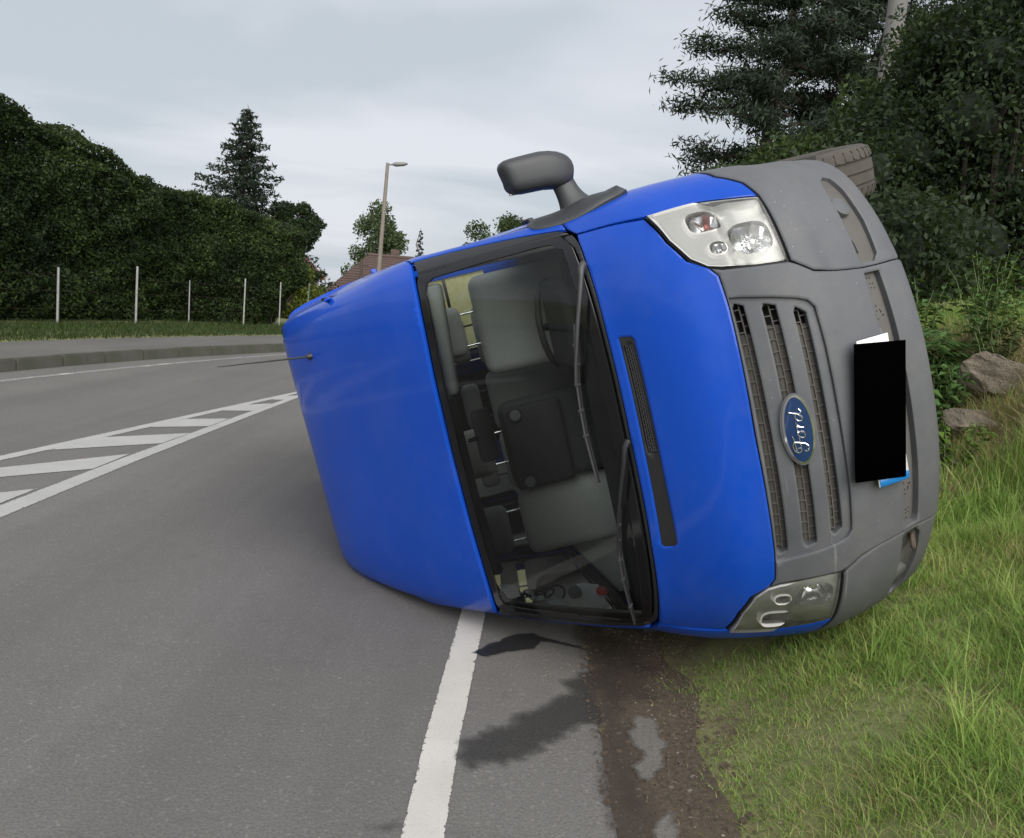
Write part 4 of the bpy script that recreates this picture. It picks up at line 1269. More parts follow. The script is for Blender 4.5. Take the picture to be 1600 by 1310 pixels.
# upper (left) mirror standing clear of the door
X = 0.0
hz = [1.137, 1.139, 1.145, 1.155, 1.170, 1.195, 1.23, 1.27, 1.31, 1.35, 1.385, 1.408, 1.420, 1.427, 1.430]
hw = [0.010, 0.030, 0.046, 0.058, 0.067, 0.0745, 0.077, 0.0765, 0.0755, 0.074, 0.072, 0.069, 0.063, 0.052, 0.030]
hx = [0.02, 0.045, 0.058, 0.068, 0.076, 0.083, 0.087, 0.088, 0.087, 0.085, 0.082, 0.078, 0.071, 0.058, 0.03]
mh = loft('door_mirror', [((-0.02, 1.084 + 0.024 * min(1, (z - 1.137) / 0.12), z), (x_, 0, 0), (0, w_, 0.012 * (z - 1.22) / 0.2), 2.3 + 1.2 * min(1, (z - 1.137) / 0.1)) for z, w_, x_ in zip(hz, hw, hx)], 'mirror_plastic', van, 40)
rbox('mirror_glass', (-0.106, 1.10, 1.29), (0.006, 0.12, 0.22), 'chrome', mh, 0.002, seg=1)
loft('mirror_rim', [((-0.088, 1.105, 1.29), (0, 0.070, 0), (0, 0, 0.128), 3.6), ((-0.108, 1.105, 1.29), (0, 0.069, 0), (0, 0, 0.127), 3.6)], 'black_plastic', mh, 28)
arm_c = pchip([0, 1, 2, 3, 4, 5], [1.150, 1.160, 1.172, 1.180, 1.186, 1.192])
arm_h = pchip([0, 1, 2, 3, 4, 5], [0.085, 0.068, 0.054, 0.047, 0.045, 0.044])
arm_x = pchip([0, 1, 2, 3, 4, 5], [0.075, 0.060, 0.050, 0.046, 0.046, 0.046])
loft('mirror_arm', [((0.03 - 0.009 * q, 0.915 + 0.029 * q, float(arm_c(q))), (float(arm_x(q)), 0, 0), (0, -0.012, float(arm_h(q))), 2.5) for q in np.linspace(0, 5, 12)], 'mirror_plastic', mh, 24)
foot = []
ft = [(0.80, 1.37), (0.785, 1.31), (0.795, 1.23), (0.822, 1.16), (0.858, 1.10), (0.90, 1.055), (0.94, 1.04), (0.985, 1.05), (1.04, 1.11), (1.06, 1.19), (1.06, 1.28), (1.02, 1.34), (0.93, 1.38), (0.85, 1.385)]
n_f = len(ft)
for q in range(n_f):                                   # Catmull-Rom through the outline
    a0, a1, a2, a3 = (np.array(ft[(q + d_) % n_f]) for d_ in (-1, 0, 1, 2))
    for u in (0, 0.25, 0.5, 0.75):
        foot.append(tuple(0.5 * (2 * a1 + (a2 - a0) * u + (2 * a0 - 5 * a1 + 4 * a2 - a3) * u * u + (3 * a1 - a0 - 3 * a2 + a3) * u**3)))
def foot_form(a, z):
    return 0.020 * np.exp(-((a - 0.90) / 0.07)**2 - ((z - 1.155) / 0.08)**2) + 0.016 * np.exp(-((a - 0.93) / 0.035)**2 - ((z - 1.070) / 0.024)**2)
skin_panel('mirror_foot', foot, 'mirror_plastic', mh, off=0.016, th=0.02, rnd=0.014, ring=0.026, step=0.02, bstep=0.015, disp=foot_form)
# lower (right) mirror folded flat and pressed against the ground
mr = loft('door_mirror', [((0.0, 0.012, 0.06), (0.02, 0, 0), (0, 0.02, 0), 2.4), ((0.0, 0.01, 0.045), (0.075, 0, 0), (0, 0.05, 0), 2.8), ((0, 0, 0.0), (0.085, 0, 0), (0, 0.062, 0), 3.2),
    ((0, 0, -0.13), (0.085, 0, 0), (0, 0.060, 0), 3.4), ((0, 0, -0.19), (0.07, 0, 0), (0, 0.05, 0), 3.2), ((0, 0, -0.20), (0.02, 0, 0), (0, 0.02, 0), 3)], 'mirror_plastic', van, 24)
wp = VAN_M.inverted() @ Vector((0.74, 4.36, 0.115))
mr.location = wp; mr.rotation_euler = (R(12), R(8), R(-6))
loft('mirror_arm', [((0.0, 0.04, -0.02), (0.04, 0, 0), (0, 0.0, 0.035), 2.4), ((0.02, 0.10, -0.04), (0.04, 0, 0), (0, 0.0, 0.04), 2.4), ((0.02, 0.16, -0.06), (0.05, 0, 0), (0, 0, 0.05), 2.4)], 'mirror_plastic', mr, 16)

# --- wipers, lying on the glass
def on_skin(a, z, off):
    aa, zz = np.array([a]), np.array([z])
    return Vector((S(aa, zz) + SN(aa, zz) * off)[0])
def wiper(arm, blade, rad, amat='wiper_grey'):
    w = tube('wiper_arm', [on_skin(a, z, o) for a, z, o in arm], rad, amat, van, 8)
    bp = [on_skin(a, z, 0.022) for a, z in blade]
    bl = tube('wiper_blade', bp, 0.0045, 'wiper_grey', w, 6)
    tube('rubber_lip', [on_skin(a, z, 0.006) for a, z in blade], 0.005, 'soft_black', w, 5)
    # claws of the blade
    for k in range(1, len(blade) - 1):
        a, z = blade[k]
        tube('claw', [on_skin(a, z, 0.003), on_skin(a, z, 0.03)], 0.007, 'wiper_grey', w, 5)
wiper([(0.500, 1.284, 0.012), (0.478, 1.290, 0.030), (0.455, 1.296, 0.032), (0.40, 1.315, 0.034), (0.322, 1.344, 0.035), (0.196, 1.386, 0.034), (0.143, 1.402, 0.030)],
      [(0.310, 1.363), (0.25, 1.378), (0.196, 1.389), (0.143, 1.402), (0.08, 1.409), (0.025, 1.412), (-0.066, 1.405)],
      [0.016, 0.014, 0.011, 0.009, 0.008, 0.006, 0.005])
wiper([(0.012, 1.290, 0.012), (0.002, 1.298, 0.028), (-0.03, 1.312, 0.030), (-0.085, 1.336, 0.032), (-0.16, 1.362, 0.032), (-0.27, 1.382, 0.030)],
      [(-0.140, 1.358), (-0.18, 1.369), (-0.225, 1.378), (-0.29, 1.382), (-0.363, 1.381), (-0.49, 1.366), (-0.619, 1.348)],
      [0.014, 0.012, 0.009, 0.007, 0.005, 0.004], 'black_plastic')

# --- cab interior
def seat(y0, y1, name, rest=True, dark=False, w_top=None, top=1.50):
    c, w = (y0 + y1) / 2, abs(y1 - y0)
    s_ = rbox(name, (-0.98, c, 1.16), (0.17, w, 0.70), 'seat_dark' if dark else 'seat_fabric', van, 0.06, (0, R(-9), 0), 4)
    rbox('cushion', (-0.70, c, 0.83), (0.56, w, 0.16), 'seat_dark' if dark else 'seat_fabric', s_, 0.05, (0, R(-4), 0), 4)
    if rest:
        h = rbox('headrest', (-1.03, c, 1.665), (0.11, min(w * 0.78, 0.27), 0.17), 'seat_fabric', s_, 0.05, (0, R(-8), 0), 4)
        for q in (-0.085, 0.085):
            tube('headrest_post', [(-1.015, c + q, 1.46), (-1.025, c + q, 1.62)], 0.006, 'post_chrome', s_, 8)
    return s_
seat(0.205, 0.735, 'driver_seat')
ms = seat(0.045, -0.425, 'middle_seat', dark=True)
seat(-0.455, -0.815, 'passenger_seat')
# fold-down table on the middle seat with two cup rings
mt = rbox('seat_table', (-0.865, -0.19, 1.36), (0.05, 0.45, 0.32), 'dash_plastic', van, 0.04, (0, R(-9), 0), 4)
for y in (0.0, -0.365):
    tube('cup_ring', [(-0.842, y - 0.005, 1.452), (-0.832, y - 0.005, 1.453)], [0.040, 0.036], 'soft_black', mt, 24)
    tube('cup_mat', [(-0.833, y - 0.005, 1.453), (-0.829, y - 0.005, 1.453)], [0.028, 0.028], 'cup_grey', mt, 20)
# second row
for y in (0.335, -0.10, -0.50):
    s_ = rbox('rear_seat', (-2.02, y, 1.06), (0.16, 0.40, 0.60), 'seat_fabric', van, 0.06, (0, R(-8), 0), 3)
    rbox('headrest', (-2.06, y, 1.475), (0.09, 0.30, 0.12), 'seat_fabric', s_, 0.04, (0, R(-6), 0), 3)
    for q in (-0.085, 0.085):
        tube('headrest_post', [(-2.04, y + q, 1.32), (-2.055, y + q, 1.45)], 0.006, 'black_plastic', s_, 8)
# load guard ladder behind the driver
for q, y in enumerate((0.44, 0.36)):
    pass
# dashboard: a long moulded shelf under the glass
def dash_sec(y):
    fx = float(S(side_a(y, 1.30), 1.30)[0]) if False else 0.46 - 0.42 * (abs(y) / 0.95)**2.2
    return [(fx - 0.03, y, 1.265), (fx - 0.16, y, 1.268), (0.0 - 0.05, y, 1.262), (-0.19, y, 1.22), (-0.27, y, 1.13), (-0.25, y, 0.95), (-0.10, y, 0.75), (0.05, y, 0.55)]
ysd = np.linspace(-0.88, 0.88, 25)
V = [p for y in ysd for p in dash_sec(y)]; n = 8
F = [(i * n + k, i * n + k + 1, (i + 1) * n + k + 1, (i + 1) * n + k) for i in range(24) for k in range(7)]
mesh('dashboard', V, F, 'dash_plastic', van, True, 40)
rbox('instrument_hood', (-0.12, 0.46, 1.275), (0.26, 0.40, 0.09), 'dash_plastic', van, 0.04, (0, R(8), 0))
swc = Vector((-0.40, 0.45, 1.255)); sax = Vector((-0.55, 0, 0.84)).normalized()
su = Vector((0, 1, 0)); sv = sax.cross(su)
sw = tube('steering_wheel', [swc + (su * math.cos(t_) + sv * math.sin(t_)) * 0.195 for t_ in np.linspace(0, 2 * math.pi, 41)], 0.015, 'soft_black', van, 10)
for t_ in (R(0), R(180), R(270)):
    tube('spoke', [swc - sax * 0.03, swc + (su * math.cos(t_) + sv * math.sin(t_)) * 0.19], [0.03, 0.012], 'soft_black', sw, 8)
tube('column', [swc - sax * 0.02, swc - sax * 0.32], [0.05, 0.05], 'soft_black', sw, 12)
# headlining with a rolled front edge, visors
V = []
xs_h = np.linspace(-0.36, -1.5, 12); ys_h = np.linspace(-0.80, 0.80, 17)
for x in xs_h:
    for y in ys_h:
        V.append((x - 0.16 * (abs(y) / 0.8)**2.2, y, min(1.86 + (-0.36 - x) * 0.55, 2.30) - 0.05 * (abs(y) / 0.8)**2))
i = np.arange(len(V)).reshape(12, 17)
hl_o = indexed('headlining', np.array(V), np.stack([i[:-1, :-1], i[:-1, 1:], i[1:, 1:], i[1:, :-1]], -1).reshape(-1, 4), 'soft_black', van, True)
rbox('sun_visor', (-0.30, 0.505, 1.800), (0.05, 0.50, 0.085), 'headliner', van, 0.022, (R(-5), R(-30), R(4)), 4)
rbox('sun_visor', (-0.36, -0.42, 1.83), (0.05, 0.44, 0.10), 'soft_black', van, 0.022, (R(5), R(-30), R(-4)), 4)
rbox('header_console', (-0.40, -0.06, 1.84), (0.16, 0.62, 0.09), 'soft_black', van, 0.03)
rm = loft('cab_mirror', [((-0.235, 0.17, 1.72), (0.02, 0, 0), (0, 0, 0.035), 2.6), ((-0.235, 0.15, 1.72), (0.025, 0, 0), (0, 0, 0.045), 2.8), ((-0.235, -0.05, 1.72), (0.025, 0, 0), (0, 0, 0.045), 2.8), ((-0.235, -0.07, 1.72), (0.02, 0, 0), (0, 0, 0.035), 2.6)], 'soft_black', van, 16)
tube('stalk', [(-0.235, 0.05, 1.73), (-0.20, 0.05, 1.80)], 0.010, 'soft_black', rm, 8)
# pillar cards inside the cab
both('pillar_card', [(0.70, 1.82), (0.80, 1.82), (0.78, 1.5), (0.75, 1.30), (0.69, 1.30), (0.685, 1.5)], 'lining', off=-0.05, th=0.01, step=0.05)
# cab floor
rbox('cab_floor', (-0.7, 0, 0.52), (1.4, 1.70, 0.04), 'soft_black', van, 0.01)
# bulkhead rim behind the cab and load floor
rbox('load_floor', (-2.6, 0, 0.50), (2.6, 1.76, 0.04), 'rusty_steel', van, 0.01)

# --- loose things lying on the lower door, inside the cab
def placed(o):
    o.matrix_world = VAN_M @ o.matrix_world
    return o
def sheet(name, pts, y, mat, label, cat, crinkle=0.004):
    """a sheet of paper lying against the lower door"""
    P = np.array(pts, float)
    V, F = [], []
    n = 7
    for i in range(n):
        for j in range(n):
            u, v = i / (n - 1), j / (n - 1)
            x, z = (P[0] * (1 - u) + P[1] * u) * (1 - v) + (P[3] * (1 - u) + P[2] * u) * v
            V.append((x, y + crinkle * math.sin(u * 5 + v * 3) + crinkle, z))
    F = [(i * n + j, (i + 1) * n + j, (i + 1) * n + j + 1, i * n + j + 1) for i in range(n - 1) for j in range(n - 1)]
    V2 = [(x, y_ - 0.0015, z) for x, y_, z in V]
    F += [tuple(q + n * n for q in f[::-1]) for f in F]
    o = mesh(name, V + V2, F, mat, None, True)
    o.matrix_world = VAN_M
    tag(o, label, cat)
    return o
YD = -0.835
sheet('paper_sheet', [(-0.43, 1.42), (-0.36, 1.33), (-0.04, 1.38), (-0.11, 1.46)], YD, 'paper', 'white sheet of paper with red seal behind lower windscreen corner', 'paper')
sheet('paper_sheet', [(-0.70, 1.76), (-0.66, 1.69), (-0.46, 1.70), (-0.50, 1.76)], YD + 0.01, 'paper', 'pale slip of paper lying nearest the roof inside the cab', 'paper')
sheet('paper_sheet', [(-0.54, 1.68), (-0.42, 1.53), (-0.34, 1.56), (-0.40, 1.66)], YD, 'paper', 'white paper under the dark cable inside the cab', 'paper')
sheet('paper_sheet', [(-0.34, 1.60), (-0.27, 1.52), (-0.14, 1.53), (-0.20, 1.61)], YD + 0.006, 'paper', 'small white slip between the cable and the sealed sheet', 'paper')
o = loft('red_seal', [((-0.22, YD + 0.015, 1.352), (0.045, 0, 0), (0, 0, 0.028), 2.3), ((-0.22, YD + 0.03, 1.352), (0.035, 0, 0), (0, 0, 0.02), 2.2)], 'red_plastic', None, 14)
o.matrix_world = VAN_M; tag(o, 'small red tag on the white paper inside the windscreen', 'tag')
pts = []
for q in np.linspace(0, 1, 46):
    pts.append((-0.44 + 0.06 * math.cos(q * 19) + 0.10 * q, YD + 0.03 + 0.012 * math.sin(q * 23), 1.66 - 0.13 * q + 0.035 * math.sin(q * 19)))
o = tube('cable', pts, 0.0065, 'cable', None, 6); o.matrix_world = VAN_M
tag(o, 'coiled dark cable lying on papers inside the lower cab door', 'cable')
o = rbox('bottle_cap', (-0.27, YD + 0.03, 1.47), (0.07, 0.05, 0.06), 'cup_grey', None, 0.02); o.name = 'pouch'
o.matrix_world = VAN_M; tag(o, 'small pale pouch between cable and white paper in the cab', 'pouch')
o = tube('reflective_torch', [(-1.2, -0.205, 1.545), (-1.2, -0.24, 1.545), (-1.2, -0.26, 1.545)], [0.022, 0.022, 0.01], 'red_plastic', None, 12); o.name = 'red_bottle'
o.matrix_world = VAN_M; tag(o, 'red bottle seen between middle headrest posts in the cab', 'bottle')

# ================================================================== vegetation helpers
def leaf_quads(C, size, rg, aspect=0.55, normal=None, bias=0.0, jitter=0.35):
    """one folded-diamond leaf (a quad) at each centre"""
    n = len(C)
    d = rg.normal(size=(n, 3)); d /= np.linalg.norm(d, axis=1, keepdims=True)
    nn = rg.normal(size=(n, 3))
    if normal is not None:
        nn = nn * (1 - bias) + normal * bias * 1.8
    nn -= d * np.sum(nn * d, 1, keepdims=True)
    nn /= np.linalg.norm(nn, axis=1, keepdims=True) + 1e-9
    w = np.cross(d, nn)
    s = (size * (1 + jitter * rg.uniform(-1, 1, n)))[:, None] if np.isscalar(size) else size[:, None]
    V = np.empty((n, 4, 3))
    V[:, 0] = C - d * s * 0.5
    V[:, 1] = C + w * s * aspect * 0.5 + nn * s * 0.08
    V[:, 2] = C + d * s * 0.5
    V[:, 3] = C - w * s * aspect * 0.5 + nn * s * 0.08
    return V.reshape(-1, 3)

def leaves(name, C, size, mat, parent, rg, **k):
    return quads(name, leaf_quads(C, size, rg, **k), len(C), mat, parent)

def clump_points(centres, radii, per, rg, shell=0.55):
    out = []
    for c, r in zip(centres, radii):
        n = int(per * r * r)
        v = rg.normal(size=(n, 3)); v /= np.linalg.norm(v, axis=1, keepdims=True)
        rr = r * (shell + (1 - shell) * rg.uniform(0, 1, n)**0.7)
        rr *= 1 + 0.25 * np.sin(v[:, 0] * 5 + c[0]) * np.sin(v[:, 1] * 6 + c[1])
        out.append(np.asarray(c) + v * rr[:, None] * np.array([1, 1, 0.8]))
    return np.concatenate(out)

def limb(p0, p1, r0, r1, sag=0.0, n=4, rg=rng):
    p0, p1 = np.asarray(p0, float), np.asarray(p1, float)
    pts, rad = [], []
    L = np.linalg.norm(p1 - p0)
    for i in range(n + 1):
        t_ = i / n
        p = p0 * (1 - t_) + p1 * t_ + np.array([0, 0, -sag * 4 * t_ * (1 - t_) * L * 0.25])
        if 0 < i < n:
            p = p + rg.normal(size=3) * 0.03 * L
        pts.append(tuple(p)); rad.append(r0 * (1 - t_) + r1 * t_)
    return pts, rad

def broad_tree(name, base, h, crown_r, crown_z, leaf, size, nleaf, label, cat='tree', seed=1, group=None, clumps=26, bark='bark', squash=0.9, trunk_r=0.16, droop=False, spread=None):
    """trunk + limbs + a crown of leaf clumps"""
    rg = np.random.default_rng(seed)
    t_ = empty(name, base)
    cx = np.array([0, 0, crown_z])
    limbs = [limb((0, 0, -0.3), (0.1, 0, h * 0.86), trunk_r, trunk_r * 0.2, 0, 6, rg)]
    cs, rs = [], []
    for i in range(clumps):
        v = rg.normal(size=3); v /= np.linalg.norm(v)
        rr = rg.uniform(0.35, 0.95)**0.6
        c = cx + v * np.array([crown_r, crown_r, (h - crown_z) * squash]) * rr * 0.85
        if c[2] > h * 0.98: c[2] = h * 0.98
        cs.append(c); rs.append(crown_r * rg.uniform(0.20, 0.36))
        zt = min(max(c[2] - crown_r * 0.5, h * 0.25), h * 0.8)
        limbs.append(limb((0.1 * zt / h, 0, zt), c, trunk_r * 0.32, 0.012, -0.1, 4, rg))
    tubes('trunk', limbs, bark, t_, 6)
    tot = sum(r * r for r in rs)
    C = clump_points(cs, rs, nleaf / tot, rg, 0.35)
    if droop:
        k = rg.uniform(0, 1, len(C))
        C[:, 2] -= k * k * crown_r * 0.35
    leaves('crown', C, size, leaf, t_, rg)
    tag(t_, label, cat, group)
    return t_

def spruce(name, base, h, r, label, seed, nb=70, mat='spruce_needle', size=0.22, start=0.10, group=None, per=70, ragged=0.25):
    rg = np.random.default_rng(seed)
    t_ = empty(name, base)
    limbs = [limb((0, 0, -0.3), (0, 0, h), 0.02 * h, 0.01, 0, 8, rg)]
    C, D = [], []
    for i in range(nb):
        q = (i + 0.5) / nb
        z = h * (start + (1 - start) * q**0.95) * 0.985
        L = r * (1 - (z / h - start) / (1 - start))**0.85 * (1 + ragged * rg.uniform(-1, 0.7)) + 0.08
        a = i * 2.399 + rg.uniform(-.3, .3)
        out = np.array([math.cos(a), math.sin(a), 0])
        p0 = np.array([0, 0, z]); drop = rg.uniform(0.10, 0.35) * L
        p1 = p0 + out * L - np.array([0, 0, drop]); mid = (p0 + p1) / 2 - np.array([0, 0, 0.10 * L])
        tip_up = np.array([0, 0, 0.10 * L])
        limbs.append(([tuple(p0), tuple(mid), tuple(p1 + tip_up)], [0.02 + 0.006 * L, 0.014, 0.006]))
        n = int(per * L / r) + 8
        u = rg.uniform(0.08, 1, n)
        P = ((1 - u)**2)[:, None] * p0 + (2 * u * (1 - u))[:, None] * mid + (u**2)[:, None] * (p1 + tip_up)
        sidew = np.cross(out, [0, 0, 1.0])
        wd = 0.22 * L * (1 - u * 0.75) + 0.06
        P = P + sidew * (rg.uniform(-1, 1, n) * wd)[:, None] - np.array([0, 0, 1.0]) * (rg.uniform(0, 1, n)**1.5 * (0.10 * L + 0.08))[:, None]
        C.append(P)
    tubes('trunk', limbs, 'bark', t_, 5)
    C = np.concatenate(C)
    leaves('crown', C, size, mat, t_, rg, aspect=0.28)
    tag(t_, label, 'tree', group)
    return t_

def tz(x, y):
    return float(terrain(x, y))

# ------------------------------------------------------------------ left hedge and fence
FX = pchip([-6, 6, 14, 20.3, 22.5, 25.4, 26.5, 28.5, 31], [-13.6, -12.9, -11.9, -10.33, -9.5, -8.2, -6.97, -6.3, -5.4])
rg = np.random.default_rng(11)
hedge = empty('hedge', (float(FX(18)) - 1.2, 18, 0.17)); tag(hedge, 'long dark green overgrown hedge behind the white fence posts', 'hedge')
HT = pchip([-6, 4, 12, 18, 20, 23, 27, 28.3, 29.5], [5.4, 5.3, 5.25, 5.02, 4.55, 3.80, 3.30, 3.05, 2.0])
N = 215000
y = rg.uniform(12.5, 28.2, N)
top = HT(y) + 0.22 * vnoise(y, 0 * y, 1.1, 3) + 0.13 * vnoise(y, 0 * y, 3.1, 5)
z01 = rg.uniform(0.0, 1.0, N)**0.8
Z = 0.22 + z01 * (top - 0.22)
hh = np.clip((Z - 0.17) / (top - 0.17), 0, 1)
# front face bulges over the fence, rounded shoulder at the top
lumps = 0.26 * vnoise(y * 0.8, Z * 1.1, 1.0, 7) + 0.22 * vnoise(y, Z, 2.1, 9) + 0.12 * vnoise(y, Z, 4.5, 19)
face = -0.55 + 0.75 * np.sin(np.clip(hh, 0, 1) * 2.2) - 1.5 * np.clip(hh - 0.80, 0, 1)**1.5 * 5 + lumps
depth = rg.exponential(0.14, N)
X = FX(y) + face - 0.25 - depth
topmask = rg.uniform(0, 1, N) < 0.30
X = np.where(topmask, FX(y) - 0.9 + rg.uniform(-1.6, 0.9, N), X)
Z = np.where(topmask, top + 0.16 * vnoise(X, y, 1.7, 2) - 0.25 * np.clip(X - FX(y) + 0.7, 0, 2)**1.4 - rg.exponential(0.10, N), Z)
# a few shoots sticking out above
sh = rg.uniform(0, 1, N) < 0.035
Z = np.where(sh, Z + rg.uniform(0, 0.14, N), Z)
end = np.clip((y - 27.2) / 1.2, 0, 1)
X = X - 0.6 * end**2
hc = np.array(hedge.location)
leaves('foliage', np.stack([X, y, Z], -1) - hc, 0.09, 'hedge_leaf', hedge, rg, aspect=0.5, normal=np.array([0.6, -0.3, 0.75]), bias=0.35)
# solid dark core added inside the leaves to block light and sky
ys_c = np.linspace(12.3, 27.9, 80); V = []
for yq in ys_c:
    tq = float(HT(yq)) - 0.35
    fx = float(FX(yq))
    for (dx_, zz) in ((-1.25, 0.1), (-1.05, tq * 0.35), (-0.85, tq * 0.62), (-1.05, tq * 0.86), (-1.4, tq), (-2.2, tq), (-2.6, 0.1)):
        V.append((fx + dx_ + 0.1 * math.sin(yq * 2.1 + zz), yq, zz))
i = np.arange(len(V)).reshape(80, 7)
indexed('light_blocker', np.array(V) - hc, np.stack([i[:-1, :-1], i[:-1, 1:], i[1:, 1:], i[1:, :-1]], -1).reshape(-1, 4), 'blocker_dark', hedge, True)
lb = []
for k in range(9):
    yq = rg.uniform(14, 27.5); fx = float(FX(yq)) - 0.62
    lb.append(limb((fx - 0.25, yq, 0.1), (fx + rg.uniform(-.3, .10), yq + rg.uniform(-.7, .7), rg.uniform(1.4, 2.6)), 0.035, 0.012, 0.1, 5, rg))
tubes('stem', [([tuple(np.array(p) - hc) for p in pts], r) for pts, r in lb], 'dark_bark', hedge, 5)['kind'] = 'stuff'

fence = empty('fence', (-9.5, 22.5, 0.17)); tag(fence, 'row of pale fence posts with wires in front of the dark hedge', 'fence')
posts = [(-10.33, 20.3, 1.44, 'post_paint', 0.07), (-9.50, 22.5, 1.60, 'post_paint', 0.07), (-8.95, 24.6, 1.34, 'post_paint', 0.045), (-7.77, 25.6, 1.50, 'post_paint', 0.055), (-7.0, 26.5, 1.48, 'post_paint', 0.05), (-6.55, 28.0, 1.62, 'post_green', 0.06), (-11.3, 17.4, 1.5, 'post_paint', 0.07), (-12.0, 14.2, 1.5, 'post_paint', 0.07), (-12.5, 11.0, 1.5, 'post_paint', 0.07)]
fc = np.array(fence.location)
for k, (x, yq, zt, mt_, w_) in enumerate(posts):
    z0 = float(terrain(x, yq)) - 0.1; w_ *= 0.72
    lean = (0.02 * math.sin(k * 3), 0.015 * math.cos(k * 5))
    o = loft('post', [((x, yq, z0) - fc, (w_ * 0.5, 0, 0), (0, w_ * 0.5, 0), 4), ((x + lean[0], yq + lean[1], zt - 0.02) - fc, (w_ * 0.46, 0, 0), (0, w_ * 0.46, 0), 4), ((x + lean[0], yq + lean[1], zt) - fc, (w_ * 0.3, 0, 0), (0, w_ * 0.3, 0), 4)], mt_, fence, 12)
order = sorted(posts, key=lambda p: p[1])
for hz in (0.35, 0.75, 1.1):
    tube('wire', [np.array((p[0] + 0.04, p[1] - 0.02, 0.17 + hz)) - fc for p in order], 0.0018, 'rusty_steel', fence, 4)

# ------------------------------------------------------------------ far trees, lamp, houses
spruce('spruce_tree', (-12.35, 40, -0.8), 9.55, 4.3, 'tall dark spruce with pointed top rising behind the left hedge', 3, nb=170, per=190, size=0.24, ragged=0.35)
broad_tree('broadleaf_tree', (-10.35, 41, -1.0), 6.3, 1.35, 4.9, 'dark_leaf', 0.16, 9000, 'dark broadleaf tree leaning out between spruce and red roof', seed=5, clumps=30)
broad_tree('birch_tree', (-9.85, 60, -4.2), 12.0, 2.25, 7.6, 'birch_leaf', 0.20, 15000, 'pale drooping birch standing behind the street lamp', seed=6, clumps=46, droop=True, squash=1.0, trunk_r=0.14)
spruce('conifer_tree', (-6.92, 60, -4.0), 9.5, 0.9, 'small slim dark conifer just right of the birch', 8, nb=70, per=50, size=0.2, start=0.05)
broad_tree('broadleaf_tree', (-1.2, 50, -3.2), 10.2, 2.3, 7.2, 'mid_leaf', 0.15, 14000, 'round green treetop showing above the van below its mirror', seed=9, clumps=30)
broad_tree('shrub', (-8.75, 33, -0.4), 2.75, 1.5, 1.4, 'yellow_leaf', 0.12, 9000, 'yellow green shrub beside the end of the hedge', 'shrub', seed=12, clumps=20)
broad_tree('shrub', (-8.3, 36, -0.8), 2.6, 1.4, 1.4, 'mid_leaf', 0.12, 8000, 'green shrub behind the yellow green one near the hedge end', 'shrub', seed=13, clumps=20)
for k, (x, yq, zb, h, r, lab) in enumerate([(-13.4, 58, -4, 7.4, 1.6, 'dark tree directly left of the birch above the brown roof'),
                                   (-16.5, 66, -4, 7.6, 1.5, 'small dark tree just right of the red gable')]):
    broad_tree('broadleaf_tree', (x, yq, zb), h, r, h * 0.65, 'dark_leaf', 0.18, 6000, lab, seed=20 + k, clumps=22)
# wooded skyline far off, all round
wood = []
rgw = np.random.default_rng(40)
for k in range(420):
    a = R(rgw.uniform(-100, 100)); d = rgw.uniform(95, 140)
    wood.append((math.sin(a) * d, math.cos(a) * d, rgw.uniform(-5, -1.0), rgw.uniform(1.8, 3.4)))
C = clump_points([(x, yq, z) for x, yq, z, r in wood], [r for *_, r in wood], 11, rgw, 0.5)
tag(leaves('far_wood', C, 1.3, 'dark_leaf', None, rgw), 'dark wooded skyline far behind the houses', 'wood', kind='stuff')

lampo = empty('street_lamp', (-6.68, 42, -1.2)); tag(lampo, 'tall street lamp with flat head rising beside the birch', 'street lamp')
tube('pole', [(0, 0, 0), (0.02, 0, 3.0), (0.06, 0, 5.0), (0.13, 0, 8.28)], [0.12, 0.11, 0.095, 0.075], 'lamp_steel', lampo, 12)
tube('arm', [(0.12, 0, 8.22), (0.30, 0, 8.22), (0.42, 0, 8.24)], 0.035, 'lamp_steel', lampo, 8)
loft('lamp_head', [((0.36, 0, 8.24), (0, 0.10, 0), (0, 0, 0.05), 2.6), ((0.50, 0, 8.25), (0, 0.16, 0), (0, 0, 0.10), 2.8), ((0.85, 0, 8.29), (0, 0.16, 0), (0, 0, 0.085), 2.8), ((1.02, 0, 8.32), (0, 0.09, 0), (0, 0, 0.04), 2.6)], 'lamp_head', lampo, 16)
po = empty('utility_pole', (-8.7, 49, -3.0)); tag(po, 'short dark wooden pole in front of the brown tiled roof', 'pole')
tube('shaft', [(0, 0, 0), (0, 0, 5.9)], [0.10, 0.08], 'bark', po, 8)
tube('cross_arm', [(-0.35, 0, 5.6), (0.35, 0, 5.6)], 0.04, 'bark', po, 6)

